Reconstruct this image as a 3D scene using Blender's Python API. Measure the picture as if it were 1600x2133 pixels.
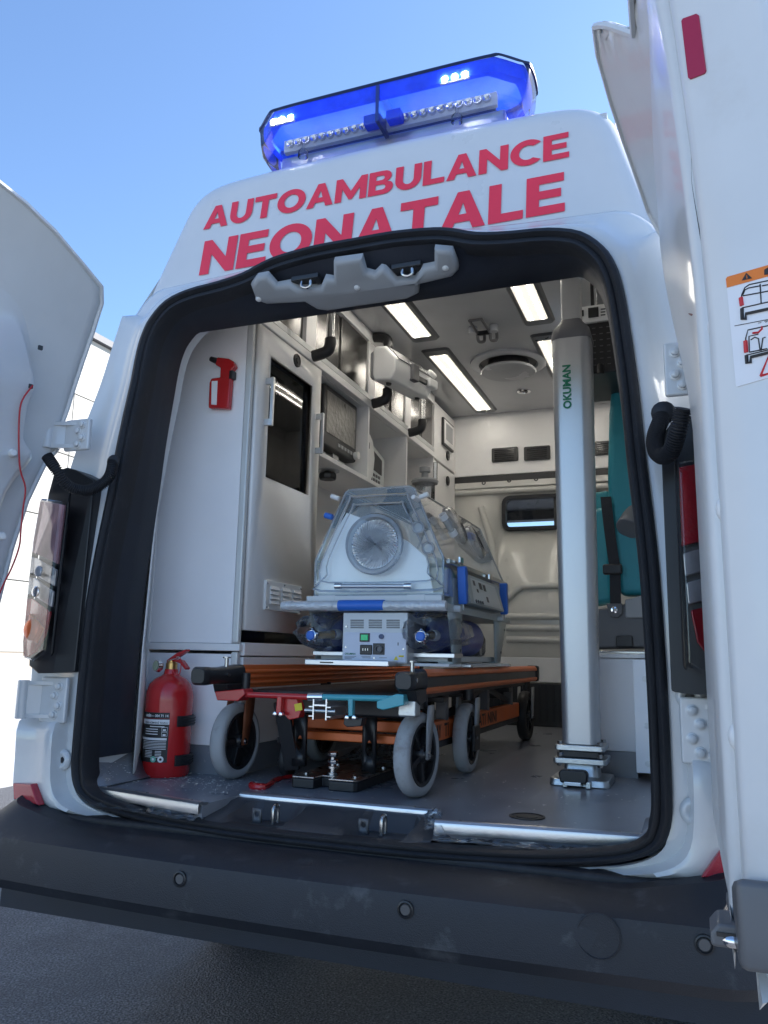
import bpy, bmesh, math, random
import numpy as np
from mathutils import Vector, Matrix
from mathutils.geometry import tessellate_polygon
for o in list(bpy.data.objects): bpy.data.objects.remove(o)
random.seed(7)
SC = bpy.context.scene
COL = SC.collection
R_ = math.radians

# ------------------------------------------------------------------ camera
F_PX = 1667.4
CAM = np.array([.866, -1.90, 1.11])
_d = np.array([1447.9 - 800, 1377.8 - 1066.5, F_PX]); _d /= np.linalg.norm(_d)
_u = np.cross(_d, [1, .01926, 0.]); _u /= np.linalg.norm(_u)
if _u[1] > 0: _u = -_u
_x = np.cross(_d, _u)
if _x[0] < 0: _x = -_x
ROT = np.stack([_x, _d, _u])            # rows: world X, Y, Z in camera axes (right, down, forward)
cd = bpy.data.cameras.new('camera'); cam = bpy.data.objects.new('camera', cd); COL.objects.link(cam)
cd.sensor_fit = 'HORIZONTAL'; cd.sensor_width = 36; cd.lens = 36 * F_PX / 1600
cd.clip_start = .02; cd.clip_end = 2000
_r, _dn, _f = ROT[:, 0], ROT[:, 1], ROT[:, 2]
cam.matrix_world = Matrix(((_r[0], -_dn[0], -_f[0], CAM[0]), (_r[1], -_dn[1], -_f[1], CAM[1]), (_r[2], -_dn[2], -_f[2], CAM[2]), (0, 0, 0, 1)))
SC.camera = cam
SC.render.resolution_x = 768; SC.render.resolution_y = 1024

# ------------------------------------------------------------------ light
SUN_EL, SUN_AZ = R_(35), R_(41)         # azimuth from +Y towards +X
SUN_DIR = Vector((math.sin(SUN_AZ) * math.cos(SUN_EL), math.cos(SUN_AZ) * math.cos(SUN_EL), math.sin(SUN_EL)))
wd = bpy.data.worlds.new('World'); SC.world = wd; wd.use_nodes = True
nt = wd.node_tree; nt.nodes.clear()
sky = nt.nodes.new('ShaderNodeTexSky'); sky.sky_type = 'NISHITA'; sky.sun_disc = False
sky.sun_elevation = SUN_EL; sky.sun_rotation = SUN_AZ
sky.altitude = 100; sky.air_density = 1.0; sky.dust_density = .4; sky.ozone_density = 4.6
bg = nt.nodes.new('ShaderNodeBackground'); bg.inputs[1].default_value = .125
wo = nt.nodes.new('ShaderNodeOutputWorld')
nt.links.new(sky.outputs[0], bg.inputs[0]); nt.links.new(bg.outputs[0], wo.inputs[0])
sl = bpy.data.lights.new('sun', 'SUN'); sl.energy = 4.6; sl.angle = R_(.53); sl.color = (1, .97, .93)
so = bpy.data.objects.new('sun', sl); COL.objects.link(so)
so.rotation_euler = (-SUN_DIR).to_track_quat('-Z', 'Y').to_euler(); so.location = (20, 20, 30)
vs = SC.view_settings; vs.view_transform = 'Standard'; vs.look = 'None'; vs.gamma = 1; vs.exposure = 1.33; vs.use_curve_mapping = False
try:
    SC.cycles.max_bounces = 12; SC.cycles.transparent_max_bounces = 24; SC.cycles.transmission_bounces = 8
except Exception: pass

# ------------------------------------------------------------------ pixel of the photograph -> point on a known plane
def ray(px, py): return ROT @ np.array([(px - 800) / F_PX, (py - 1066.5) / F_PX, 1.])
def onY(px, py, y): r = ray(px, py); t = (y - CAM[1]) / r[1]; return Vector(CAM + t * r)
def onX(px, py, x): r = ray(px, py); t = (x - CAM[0]) / r[0]; return Vector(CAM + t * r)
def onZ(px, py, z): r = ray(px, py); t = (z - CAM[2]) / r[2]; return Vector(CAM + t * r)

# ------------------------------------------------------------------ materials
MATS = {}
def mat(name, col, rough=.5, metal=0., bump=0., bscale=60., var=.06, vscale=8., coat=0., spec=.5, trans=0., emit=None, estr=0., rvar=.08, dirt=None):
    if name in MATS: return MATS[name]
    m = bpy.data.materials.new(name); m.use_nodes = True; MATS[name] = m
    n = m.node_tree.nodes; l = m.node_tree.links; b = n['Principled BSDF']
    b.inputs['Metallic'].default_value = metal; b.inputs['Coat Weight'].default_value = coat
    b.inputs['Coat Roughness'].default_value = .06
    b.inputs['Specular IOR Level'].default_value = spec; b.inputs['Transmission Weight'].default_value = trans
    tc = n.new('ShaderNodeTexCoord')
    nz = n.new('ShaderNodeTexNoise'); nz.inputs['Scale'].default_value = vscale; nz.inputs['Detail'].default_value = 5
    l.new(tc.outputs['Object'], nz.inputs['Vector'])
    mr = n.new('ShaderNodeMapRange'); mr.inputs['From Min'].default_value = .3; mr.inputs['From Max'].default_value = .7
    mr.inputs['To Min'].default_value = 1 - var; mr.inputs['To Max'].default_value = 1 + var
    l.new(nz.outputs['Fac'], mr.inputs['Value'])
    mx = n.new('ShaderNodeVectorMath'); mx.operation = 'SCALE'; mx.inputs[0].default_value = col[:3]
    l.new(mr.outputs[0], mx.inputs['Scale'])
    csrc = mx.outputs[0]
    if dirt:                              # (colour, scale, threshold, width): stains with a shape of their own
        dn = n.new('ShaderNodeTexNoise'); dn.inputs['Scale'].default_value = dirt[1]; dn.inputs['Detail'].default_value = 8; dn.inputs['Roughness'].default_value = .65
        l.new(tc.outputs['Object'], dn.inputs['Vector'])
        dr = n.new('ShaderNodeMapRange'); dr.inputs['From Min'].default_value = dirt[2]; dr.inputs['From Max'].default_value = dirt[2] + dirt[3]
        l.new(dn.outputs['Fac'], dr.inputs['Value'])
        mm = n.new('ShaderNodeMix'); mm.data_type = 'RGBA'; mm.inputs['B'].default_value = (*dirt[0], 1)
        l.new(dr.outputs[0], mm.inputs['Factor']); l.new(csrc, mm.inputs['A']); csrc = mm.outputs['Result']
    l.new(csrc, b.inputs['Base Color'])
    rr = n.new('ShaderNodeMapRange'); rr.inputs['To Min'].default_value = max(.02, rough - rvar); rr.inputs['To Max'].default_value = min(1, rough + rvar)
    l.new(nz.outputs['Fac'], rr.inputs['Value']); l.new(rr.outputs[0], b.inputs['Roughness'])
    if bump:
        bn = n.new('ShaderNodeTexNoise'); bn.inputs['Scale'].default_value = bscale; bn.inputs['Detail'].default_value = 4
        l.new(tc.outputs['Object'], bn.inputs['Vector'])
        bu = n.new('ShaderNodeBump'); bu.inputs['Strength'].default_value = bump; bu.inputs['Distance'].default_value = .01
        l.new(bn.outputs['Fac'], bu.inputs['Height']); l.new(bu.outputs[0], b.inputs['Normal'])
    if emit:
        b.inputs['Emission Color'].default_value = (*emit, 1); b.inputs['Emission Strength'].default_value = estr
    return m
def clear(name, tint=(.95, .97, 1.), refl=.6, rough=.04, haze=0., hcol=(.8, .85, .9), bump=0., bscale=20):
    """thin clear sheet: transparent + fresnel gloss (+ a little diffuse haze)"""
    if name in MATS: return MATS[name]
    m = bpy.data.materials.new(name); m.use_nodes = True; MATS[name] = m
    n = m.node_tree.nodes; l = m.node_tree.links; n.clear()
    out = n.new('ShaderNodeOutputMaterial'); tr = n.new('ShaderNodeBsdfTransparent'); tr.inputs[0].default_value = (*tint, 1)
    gl = n.new('ShaderNodeBsdfGlossy'); gl.inputs['Roughness'].default_value = rough
    fr = n.new('ShaderNodeFresnel'); fr.inputs['IOR'].default_value = 1.45
    mu = n.new('ShaderNodeMath'); mu.operation = 'MULTIPLY'; mu.inputs[1].default_value = refl; mu.use_clamp = True
    l.new(fr.outputs[0], mu.inputs[0])
    base = tr.outputs[0]
    if haze:
        df = n.new('ShaderNodeBsdfDiffuse'); df.inputs[0].default_value = (*hcol, 1)
        tn = n.new('ShaderNodeBsdfTranslucent'); tn.inputs[0].default_value = (*hcol, 1)
        m0 = n.new('ShaderNodeMixShader'); m0.inputs[0].default_value = .5; l.new(df.outputs[0], m0.inputs[1]); l.new(tn.outputs[0], m0.inputs[2])
        m1 = n.new('ShaderNodeMixShader'); l.new(tr.outputs[0], m1.inputs[1]); l.new(m0.outputs[0], m1.inputs[2])
        tc = n.new('ShaderNodeTexCoord'); nz = n.new('ShaderNodeTexNoise'); nz.inputs['Scale'].default_value = 9; nz.inputs['Detail'].default_value = 6
        l.new(tc.outputs['Object'], nz.inputs['Vector'])
        mr = n.new('ShaderNodeMapRange'); mr.inputs['From Min'].default_value = .3; mr.inputs['From Max'].default_value = .7
        mr.inputs['To Min'].default_value = haze * .6; mr.inputs['To Max'].default_value = haze * 1.4
        l.new(nz.outputs['Fac'], mr.inputs['Value']); l.new(mr.outputs[0], m1.inputs[0]); base = m1.outputs[0]
    if bump:
        tc2 = n.new('ShaderNodeTexCoord'); bn = n.new('ShaderNodeTexNoise'); bn.inputs['Scale'].default_value = bscale; bn.inputs['Detail'].default_value = 3
        bu = n.new('ShaderNodeBump'); bu.inputs['Strength'].default_value = bump; bu.inputs['Distance'].default_value = .02
        l.new(tc2.outputs['Object'], bn.inputs['Vector']); l.new(bn.outputs['Fac'], bu.inputs['Height'])
        l.new(bu.outputs[0], gl.inputs['Normal']); l.new(bu.outputs[0], fr.inputs['Normal'])
    mx = n.new('ShaderNodeMixShader'); l.new(mu.outputs[0], mx.inputs[0]); l.new(base, mx.inputs[1]); l.new(gl.outputs[0], mx.inputs[2])
    l.new(mx.outputs[0], out.inputs[0])
    return m
WHITE = mat('white_paint', (.65, .66, .66), .22, coat=.6, var=.02, dirt=((.55, .53, .5), 5, .62, .25))
DOORW = mat('door_paint', (.65, .66, .66), .34, coat=.25, var=.03, dirt=((.58, .57, .55), 7, .6, .3))
CAPW = mat('white_roof', (.61, .62, .63), .3, coat=.35, var=.02, dirt=((.62, .61, .6), 3, .62, .3))
PANEL = mat('white_laminate', (.87, .86, .87), .38, bump=.03, bscale=400, var=.015)
INNERW = mat('white_lining', (.82, .81, .80), .35, var=.02)
CREAM = mat('bulkhead_paint', (.62, .61, .57), .3, coat=.3, var=.03)
RUBBER = mat('black_rubber', (.014, .015, .019), .6, bump=.1, bscale=120, var=.2, dirt=((.05, .052, .06), 9, .6, .3))
TRIM = mat('dark_trim', (.015, .019, .03), .55, bump=.15, bscale=350, var=.15)
BUMP = mat('bumper_plastic', (.018, .020, .027), .55, bump=.2, bscale=420, var=.15, dirt=((.085, .088, .095), 11, .57, .2))
BLACK = mat('black_plastic', (.018, .018, .02), .38, var=.15)
GLOSSB = mat('gloss_black', (.012, .012, .014), .12, var=.1)
GREYP = mat('grey_plastic', (.33, .34, .35), .45, bump=.05, bscale=300, var=.05)
DGREY = mat('dark_grey_plastic', (.12, .12, .125), .45, var=.1)
LGREY = mat('light_grey_paint', (.55, .58, .58), .35, var=.03)
ALU = mat('aluminium', (.62, .63, .65), .32, 1., bump=.05, bscale=250, var=.06)
STEEL = mat('stainless', (.5, .5, .5), .25, 1., var=.08)
CHROME = mat('chrome', (.75, .75, .76), .1, 1., var=.03)
ZINC = mat('zinc_plate', (.55, .57, .57), .38, 1., var=.12, bump=.1, bscale=80)
RED = mat('red_paint', (.50, .018, .02), .25, coat=.4, var=.06)
REDL = mat('red_vinyl', (.80, .04, .075), .4, var=.03)
ORANGE = mat('orange_anodised', (.74, .165, .04), .36, .12, var=.06)
TEALP = mat('teal_paint', (.07, .38, .44), .3, var=.05)
TEALV = mat('teal_vinyl', (.018, .25, .30), .45, bump=.1, bscale=150, var=.06)
BLUE = mat('blue_paint', (.015, .05, .33), .3, coat=.2, var=.08)
BLUEB = mat('bright_blue_plastic', (.03, .16, .62), .4, var=.05)
GREYT = mat('grey_tyre', (.36, .37, .38), .6, bump=.08, bscale=90, var=.08, dirt=((.2, .175, .15), 14, .56, .2))
FLOOR = mat('vinyl_floor', (.22, .23, .255), .30, bump=.04, bscale=60, var=.16, vscale=5, dirt=((.33, .33, .34), 16, .66, .06))
CEIL = mat('ceiling_lining', (.50, .51, .53), .16, var=.03, bump=.02, bscale=7)
GREEN = mat('green_print', (.0, .16, .075), .5, var=.05)
WHITEP = mat('white_print', (.75, .75, .77), .5, var=.05)
BLKP = mat('black_print', (.015, .015, .017), .5)
ORANGEP = mat('orange_print', (.75, .19, .02), .5)
REDP = mat('red_print', (.6, .03, .04), .5)
YELP = mat('yellow_print', (.75, .6, .03), .5)
BRASS = mat('brass', (.55, .36, .14), .3, 1., var=.1)
WHITEPL = mat('white_plastic', (.75, .75, .74), .35, var=.03)
CLEARP = clear('clear_acrylic', (.93, .96, 1.), 1.7, .03, haze=.06, hcol=(.92, .95, .98))
FILM = clear('clear_film', (.93, .95, .97), 1.3, .12, haze=.10, bump=.9, bscale=14)
GLASS = clear('window_glass', (.75, .78, .8), .9, .02)
SMOKE = clear('smoked_glass', (.72, .74, .78), 1., .03)

# ------------------------------------------------------------------ mesh builder
def orth(d):
    d = Vector(d).normalized(); a = Vector((0, 0, 1)) if abs(d.z) < .9 else Vector((1, 0, 0))
    x = d.cross(a).normalized(); return x, d.cross(x).normalized(), d
class MB:
    def __init__(s): s.v = []; s.f = []
    def add(s, vs, fs):
        k = len(s.v); s.v += [Vector(p) for p in vs]; s.f += [[i + k for i in f] for f in fs]; return s
    def box(s, p0, p1, M=None):
        x0, y0, z0 = p0; x1, y1, z1 = p1
        vs = [Vector(p) for p in ((x0, y0, z0), (x1, y0, z0), (x1, y1, z0), (x0, y1, z0), (x0, y0, z1), (x1, y0, z1), (x1, y1, z1), (x0, y1, z1))]
        if M is not None: vs = [M @ p for p in vs]
        return s.add(vs, [(0, 3, 2, 1), (4, 5, 6, 7), (0, 1, 5, 4), (1, 2, 6, 5), (2, 3, 7, 6), (3, 0, 4, 7)])
    def bar(s, a, b, w, h, up=(0, 0, 1)):
        a, b = Vector(a), Vector(b); d = (b - a).normalized(); u = Vector(up)
        x = d.cross(u)
        if x.length < 1e-4: x = d.cross(Vector((1, 0, 0)))
        x.normalize(); u = x.cross(d)
        M = Matrix(((x.x, d.x, u.x, a.x), (x.y, d.y, u.y, a.y), (x.z, d.z, u.z, a.z), (0, 0, 0, 1)))
        return s.box((-w / 2, 0, -h / 2), (w / 2, (b - a).length, h / 2), M)
    def cyl(s, a, b, r, r2=None, seg=16):
        return s.lathe([(0, 0), (r, 0), (r if r2 is None else r2, (Vector(b) - Vector(a)).length), (0, (Vector(b) - Vector(a)).length)], a, Vector(b) - Vector(a), seg)
    def lathe(s, prof, org=(0, 0, 0), axis=(0, 0, 1), seg=24):
        x, y, d = orth(axis); org = Vector(org); vs = []; fs = []; rings = []
        for r, h in prof:
            if r < 1e-6: rings.append([len(vs)]); vs.append(org + d * h)
            else:
                rings.append(list(range(len(vs), len(vs) + seg)))
                for i in range(seg):
                    t = 2 * math.pi * i / seg; vs.append(org + d * h + (x * math.cos(t) + y * math.sin(t)) * r)
        for A, B in zip(rings, rings[1:]):
            for i in range(seg):
                j = (i + 1) % seg
                if len(A) == 1 and len(B) == 1: continue
                if len(A) == 1: fs.append((A[0], B[i], B[j]))
                elif len(B) == 1: fs.append((A[i], B[0], A[j]))
                else: fs.append((A[i], B[i], B[j], A[j]))
        return s.add(vs, fs)
    def tube(s, pts, r, seg=8, closed=False, caps=True):
        pts = [Vector(p) for p in pts]; n = len(pts); rr = r if hasattr(r, '__len__') else [r] * n
        T = []
        for i in range(n):
            a = pts[(i - 1) % n] if closed or i else pts[0]; b = pts[(i + 1) % n] if closed or i < n - 1 else pts[-1]
            T.append((b - a).normalized())
        x, y, _ = orth(T[0]); vs = []
        for i in range(n):
            if i:
                q = T[i - 1].rotation_difference(T[i]); x = q @ x; y = q @ y
            for k in range(seg):
                t = 2 * math.pi * k / seg; vs.append(pts[i] + (x * math.cos(t) + y * math.sin(t)) * rr[i])
        fs = []
        for i in range(n if closed else n - 1):
            for k in range(seg):
                a, b = i * seg, ((i + 1) % n) * seg; j = (k + 1) % seg
                fs.append((a + k, a + j, b + j, b + k))
        if caps and not closed: fs.append(list(range(seg))[::-1]); fs.append([(n - 1) * seg + k for k in range(seg)])
        return s.add(vs, fs)
    def loft(s, loops, closed=True, cap0=False, cap1=False):
        n = len(loops[0]); vs = [p for L in loops for p in L]; fs = []
        for i in range(len(loops) - 1):
            for k in range(n if closed else n - 1):
                j = (k + 1) % n; a, b = i * n, (i + 1) * n; fs.append((a + k, a + j, b + j, b + k))
        if cap0: fs.append(list(range(n))[::-1])
        if cap1: fs.append([(len(loops) - 1) * n + k for k in range(n)])
        return s.add(vs, fs)
    def prism(s, poly, fn, w0, w1):
        return s.loft([[fn(u, v, w0) for u, v in poly], [fn(u, v, w1) for u, v in poly]], True, True, True)
    def plate(s, poly, fn, holes=()):
        """flat filled outline with holes"""
        loops = [list(poly)] + [list(h) for h in holes]; flat = [p for L in loops for p in L]
        tri = tessellate_polygon([[Vector((p[0], p[1], 0)) for p in L] for L in loops])
        return s.add([fn(p[0], p[1]) for p in flat], [list(t) for t in tri])
    def sphere(s, c, r, seg=14, rings=8, sc=(1, 1, 1)):
        k = len(s.v); s.lathe([(r * math.sin(math.pi * i / rings), -r * math.cos(math.pi * i / rings)) for i in range(rings + 1)], (0, 0, 0), (0, 0, 1), seg)
        for i in range(k, len(s.v)): p = s.v[i]; s.v[i] = Vector((p.x * sc[0] + c[0], p.y * sc[1] + c[1], p.z * sc[2] + c[2]))
        return s
    def xf(s, M): s.v = [M @ p for p in s.v]; return s
    def build(s, name, m, parent=None, bevel=0., seg=2, smooth=35, label=None, solid=0.):
        me = bpy.data.meshes.new(name); me.from_pydata([tuple(p) for p in s.v], [], s.f)
        bm = bmesh.new(); bm.from_mesh(me); bmesh.ops.remove_doubles(bm, verts=bm.verts, dist=1e-6); bmesh.ops.recalc_face_normals(bm, faces=bm.faces); bm.to_mesh(me); bm.free()
        me.materials.append(m); o = bpy.data.objects.new(name, me); COL.objects.link(o)
        if smooth: 
            me.shade_smooth(); me.set_sharp_from_angle(angle=R_(smooth))
        if solid:
            md = o.modifiers.new('s', 'SOLIDIFY'); md.thickness = solid; md.offset = 0
        if bevel:
            md = o.modifiers.new('b', 'BEVEL'); md.width = bevel; md.segments = seg; md.limit_method = 'ANGLE'; md.angle_limit = R_(40); md.harden_normals = True
        if parent: o.parent = parent; o.matrix_parent_inverse = Matrix.Translation(-parent.location) if parent.type == 'EMPTY' else Matrix.Identity(4)
        if label: o['label'] = label
        return o
def thing(name, label, cat, loc=(0, 0, 0), group=None):
    o = bpy.data.objects.new(name, None); COL.objects.link(o); o.location = loc; o.empty_display_size = .1
    o['label'] = label; o['category'] = cat
    if group: o['group'] = group
    return o
def tag(o, label, cat, group=None):
    o['label'] = label; o['category'] = cat
    if group: o['group'] = group
    return o
def struct(o, kind='structure'): o['kind'] = kind; return o
def crom(pts, k=4, closed=False):
    """smooth curve through points"""
    P = [Vector(p) for p in pts]; n = len(P); out = []
    for i in range(n if closed else n - 1):
        g = lambda j: P[j % n] if closed else P[max(0, min(n - 1, j))]
        a, b, c, d = g(i - 1), g(i), g(i + 1), g(i + 2)
        for t in (j / k for j in range(k)):
            out.append(.5 * ((2 * b) + (c - a) * t + (2 * a - 5 * b + 4 * c - d) * t * t + (3 * b - a - 3 * c + d) * t ** 3))
    if not closed: out.append(P[-1])
    return out
def rrect(w, h, r, k=5, cx=0, cy=0):
    out = []
    for sx, sy, a0 in ((1, 1, 0), (-1, 1, 90), (-1, -1, 180), (1, -1, 270)):
        for i in range(k + 1):
            a = R_(a0 + 90 * i / k); out.append((cx + sx * (w / 2 - r) + r * math.cos(a), cy + sy * (h / 2 - r) + r * math.sin(a)))
    return out
def ell(rx, ry, n=28, cx=0, cy=0, a0=0, a1=360):
    full = abs(a1 - a0) >= 360
    return [(cx + rx * math.cos(R_(a0 + (a1 - a0) * i / (n if full else n - 1))), cy + ry * math.sin(R_(a0 + (a1 - a0) * i / (n if full else n - 1)))) for i in range(n)]
def text2d(s, size=1., bold=0.):
    c = bpy.data.curves.new('t', 'FONT'); c.body = s; c.size = size; c.offset = bold; c.resolution_u = 3
    o = bpy.data.objects.new('t', c); COL.objects.link(o)
    dg = bpy.context.evaluated_depsgraph_get(); me = bpy.data.meshes.new_from_object(o.evaluated_get(dg))
    v = [(p.co.x, p.co.y) for p in me.vertices]; f = [list(p.vertices) for p in me.polygons]
    bpy.data.objects.remove(o); bpy.data.curves.remove(c); bpy.data.meshes.remove(me)
    return v, f
def put_text(mb, s, fn, x0, x1, y0, bold=0., h=None):
    """lay text into a MB: stretched to x0..x1 with baseline y0 through fn(u, v)"""
    v, f = text2d(s, 1., bold)
    if not v: return mb
    a = min(p[0] for p in v); b = max(p[0] for p in v); k = (x1 - x0) / (b - a)
    ky = k if h is None else h / max(1e-6, max(p[1] for p in v))
    return mb.add([fn(x0 + (p[0] - a) * k, y0 + p[1] * ky) for p in v], f)
# ================================================================== setting
def asphalt():
    m = bpy.data.materials.new('asphalt'); m.use_nodes = True; n = m.node_tree.nodes; l = m.node_tree.links; b = n['Principled BSDF']
    tc = n.new('ShaderNodeTexCoord')
    v = n.new('ShaderNodeTexVoronoi'); v.inputs['Scale'].default_value = 130; l.new(tc.outputs['Object'], v.inputs['Vector'])
    nz = n.new('ShaderNodeTexNoise'); nz.inputs['Scale'].default_value = 1.3; nz.inputs['Detail'].default_value = 7; l.new(tc.outputs['Object'], nz.inputs['Vector'])
    n2 = n.new('ShaderNodeTexNoise'); n2.inputs['Scale'].default_value = 120; n2.inputs['Detail'].default_value = 3; l.new(tc.outputs['Object'], n2.inputs['Vector'])
    r1 = n.new('ShaderNodeValToRGB'); r1.color_ramp.elements[0].color = (.03, .031, .035, 1); r1.color_ramp.elements[1].color = (.17, .17, .178, 1)
    r1.color_ramp.elements[0].position = .35; r1.color_ramp.elements[1].position = .7
    l.new(n2.outputs['Fac'], r1.inputs[0])
    r2 = n.new('ShaderNodeMapRange'); r2.inputs['From Min'].default_value = .3; r2.inputs['From Max'].default_value = .7; r2.inputs['To Min'].default_value = .75; r2.inputs['To Max'].default_value = 1.25
    l.new(nz.outputs['Fac'], r2.inputs['Value'])
    mx = n.new('ShaderNodeVectorMath'); mx.operation = 'SCALE'; l.new(r1.outputs[0], mx.inputs[0]); l.new(r2.outputs[0], mx.inputs['Scale'])
    st_ = n.new('ShaderNodeTexVoronoi'); st_.inputs['Scale'].default_value = 190; l.new(tc.outputs['Object'], st_.inputs['Vector'])
    sr = n.new('ShaderNodeMapRange'); sr.inputs['From Min'].default_value = .80; sr.inputs['From Max'].default_value = .86; l.new(st_.outputs['Color'], sr.inputs['Value'])
    m2 = n.new('ShaderNodeMix'); m2.data_type = 'RGBA'; m2.inputs['B'].default_value = (.19, .19, .2, 1); l.new(sr.outputs[0], m2.inputs['Factor']); l.new(mx.outputs[0], m2.inputs['A'])
    wv = n.new('ShaderNodeTexNoise'); wv.inputs['Scale'].default_value = .7; wv.inputs['Detail'].default_value = 9; wv.inputs['Roughness'].default_value = .7; l.new(tc.outputs['Object'], wv.inputs['Vector'])
    wr = n.new('ShaderNodeMapRange'); wr.inputs['From Min'].default_value = .53; wr.inputs['From Max'].default_value = .60; wr.inputs['To Max'].default_value = .4; l.new(wv.outputs['Fac'], wr.inputs['Value'])
    m3 = n.new('ShaderNodeMix'); m3.data_type = 'RGBA'; m3.inputs['B'].default_value = (.028, .029, .033, 1); l.new(wr.outputs[0], m3.inputs['Factor']); l.new(m2.outputs['Result'], m3.inputs['A'])
    l.new(m3.outputs['Result'], b.inputs['Base Color']); b.inputs['Roughness'].default_value = .75
    bu = n.new('ShaderNodeBump'); bu.inputs['Strength'].default_value = .8; bu.inputs['Distance'].default_value = .006
    l.new(v.outputs['Distance'], bu.inputs['Height']); l.new(bu.outputs[0], b.inputs['Normal'])
    return m
struct(MB().add([(-600, -600, 0), (600, -600, 0), (600, 600, 0), (-600, 600, 0)], [(0, 1, 2, 3)]).build('ground', asphalt()))
CONC = mat('yard_concrete', (.42, .42, .42), .8, bump=.2, bscale=40, var=.15, vscale=.8)
struct(MB().prism([(-31.8, 90), (-31.8, -60), (40, -60), (40, -3.6), (-4.4, -3.6), (-4.4, 90)], lambda u, v, w: Vector((u, v, w)), -.05, .012).build('concrete_yard', CONC, None, .004))  # stretch behind the camera added to bounce sunlight into the van
# factory hall beyond the yard, clad in white panels
hall = thing('factory_hall', 'tall white panel-clad factory wall in full sun beyond the ambulance', 'building', (-34, 30, 0))
CLAD = mat('cladding', (.42, .405, .37), .6, var=.05, vscale=.6, dirt=((.34, .325, .30), .5, .55, .3))
MB().box((-60, -20, 0), (-32.2, 110, 19.6)).build('wall', mat('wall_core', (.5, .5, .48), .8), hall)
pan = None
for j in range(22):
    for i in range(5):
        y0 = -20 + j * 5.9; z0 = .9 + i * 3.7
        o = MB().box((0, .03, .03), (.2, 5.87, 3.67)).build('panel', CLAD, hall, .02) if pan is None else pan.copy()
        if pan is None: pan = o
        else: COL.objects.link(o)
        o.location = (-32.2, y0, z0)
MB().box((-32.3, -20, 0), (-31.8, 110, .9)).build('plinth', mat('plinth', (.4, .34, .27), .8), hall)
MB().box((-32.6, -20, 19.4), (-31.7, 110, 19.8)).build('coping', mat('coping', (.08, .08, .09), .5), hall)

# ================================================================== ambulance
van = thing('ambulance', 'white neonatal ambulance van with both rear doors open and blue light bar', 'ambulance', (0, 2.4, 0))
HALF = [(0, .655), (.25, .655), (.5, .662), (.64, .675), (.72, .69), (.77, .712), (.795, .745), (.805, .80), (.806, .90), (.806, .93), (.806, .97), (.804, 1.115), (.799, 1.3), (.79, 1.44), (.777, 1.6), (.767, 1.76), (.75, 1.93), (.738, 2.02), (.722, 2.08), (.695, 2.13), (.64, 2.18), (.557, 2.205), (.449, 2.215), (.364, 2.228), (.30, 2.25), (.24, 2.264), (.12, 2.275), (0, 2.275)]
OUTER = [(0, .60), (.25, .60), (.5, .60), (.66, .6), (.80, .60), (.93, .62), (.99, .68), (1.0, .8), (1.005, .90), (1.008, .93), (1.01, .97), (1.015, 1.115), (1.01, 1.3), (.99, 1.44), (.965, 1.6), (.935, 1.76), (.89, 1.93), (.868, 2.05), (.855, 2.12), (.835, 2.2), (.76, 2.27), (.66, 2.28), (.53, 2.285), (.43, 2.29), (.35, 2.295), (.27, 2.30), (.13, 2.30), (0, 2.30)]
def sym(h): return crom([(x, 0, z) for x, z in h], 3)
def loop_of(h):
    r = sym(h); return r[:-1] + [Vector((-p.x, 0, p.z)) for p in r[::-1][:-1]]
IN, OUT = loop_of(HALF), loop_of(OUTER)
for p in IN + OUT: p.z += .018 * (p.z - 1.11) * max(0, min(1, (p.z - 1.25) / .7))
def yrear(p):
    y = .06 * min(1, max(0, (p.z - 1.25) / .7))
    if p.z < .8: y -= .06 * max(0, 1 - (p.x / .8) ** 2) * min(1, (.8 - p.z) / .1)
    return y
def inset(loop, d):
    n = len(loop); out = []
    for i, p in enumerate(loop):
        t = loop[(i + 1) % n] - loop[i - 1]; nn = Vector((-t.z, 0, t.x)).normalized(); out.append(p + nn * d)
    return out
def ring(d, dy): 
    L = inset(IN, d); return [Vector((q.x, yrear(p) + dy, q.z)) for p, q in zip(IN, L)]
def sring(d, dy):
    L = [inset(IN, d * k) for k in (1, .62)]; out = []
    for p, q, r in zip(IN, *L):
        w = max(0, min(1, (.74 - p.z) / .05)); v = q.lerp(r, w); out.append(Vector((v.x, yrear(p) + dy * (1 - .35 * w), v.z)))
    return out
def prot(z): return .062 * max(0, min(1, (.925 - z) / .03)) * max(0, min(1, (z - .64) / .03))
def mixl(t, dy, pk=0.):
    out = []
    for p, q in zip(IN, OUT):
        y0 = yrear(p); y1 = .17 if q.z > 2.2 else .03 + .08 * max(0, (q.z - 1.5) / .7)
        r = p.lerp(q, t); out.append(Vector((r.x, y0 + (y1 - y0) * t ** 1.6 + dy - pk * prot(r.z), r.z)))
    return out
def bring(d, dy):
    L = inset(IN, d); out = []
    for p, q in zip(IN, L):
        w = max(0, min(1, (.80 - p.z) / .06)); v = q.lerp(p, w); out.append(Vector((v.x, yrear(p) + dy * (1 - .9 * w), v.z - .01 * w)))
    return out
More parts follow.
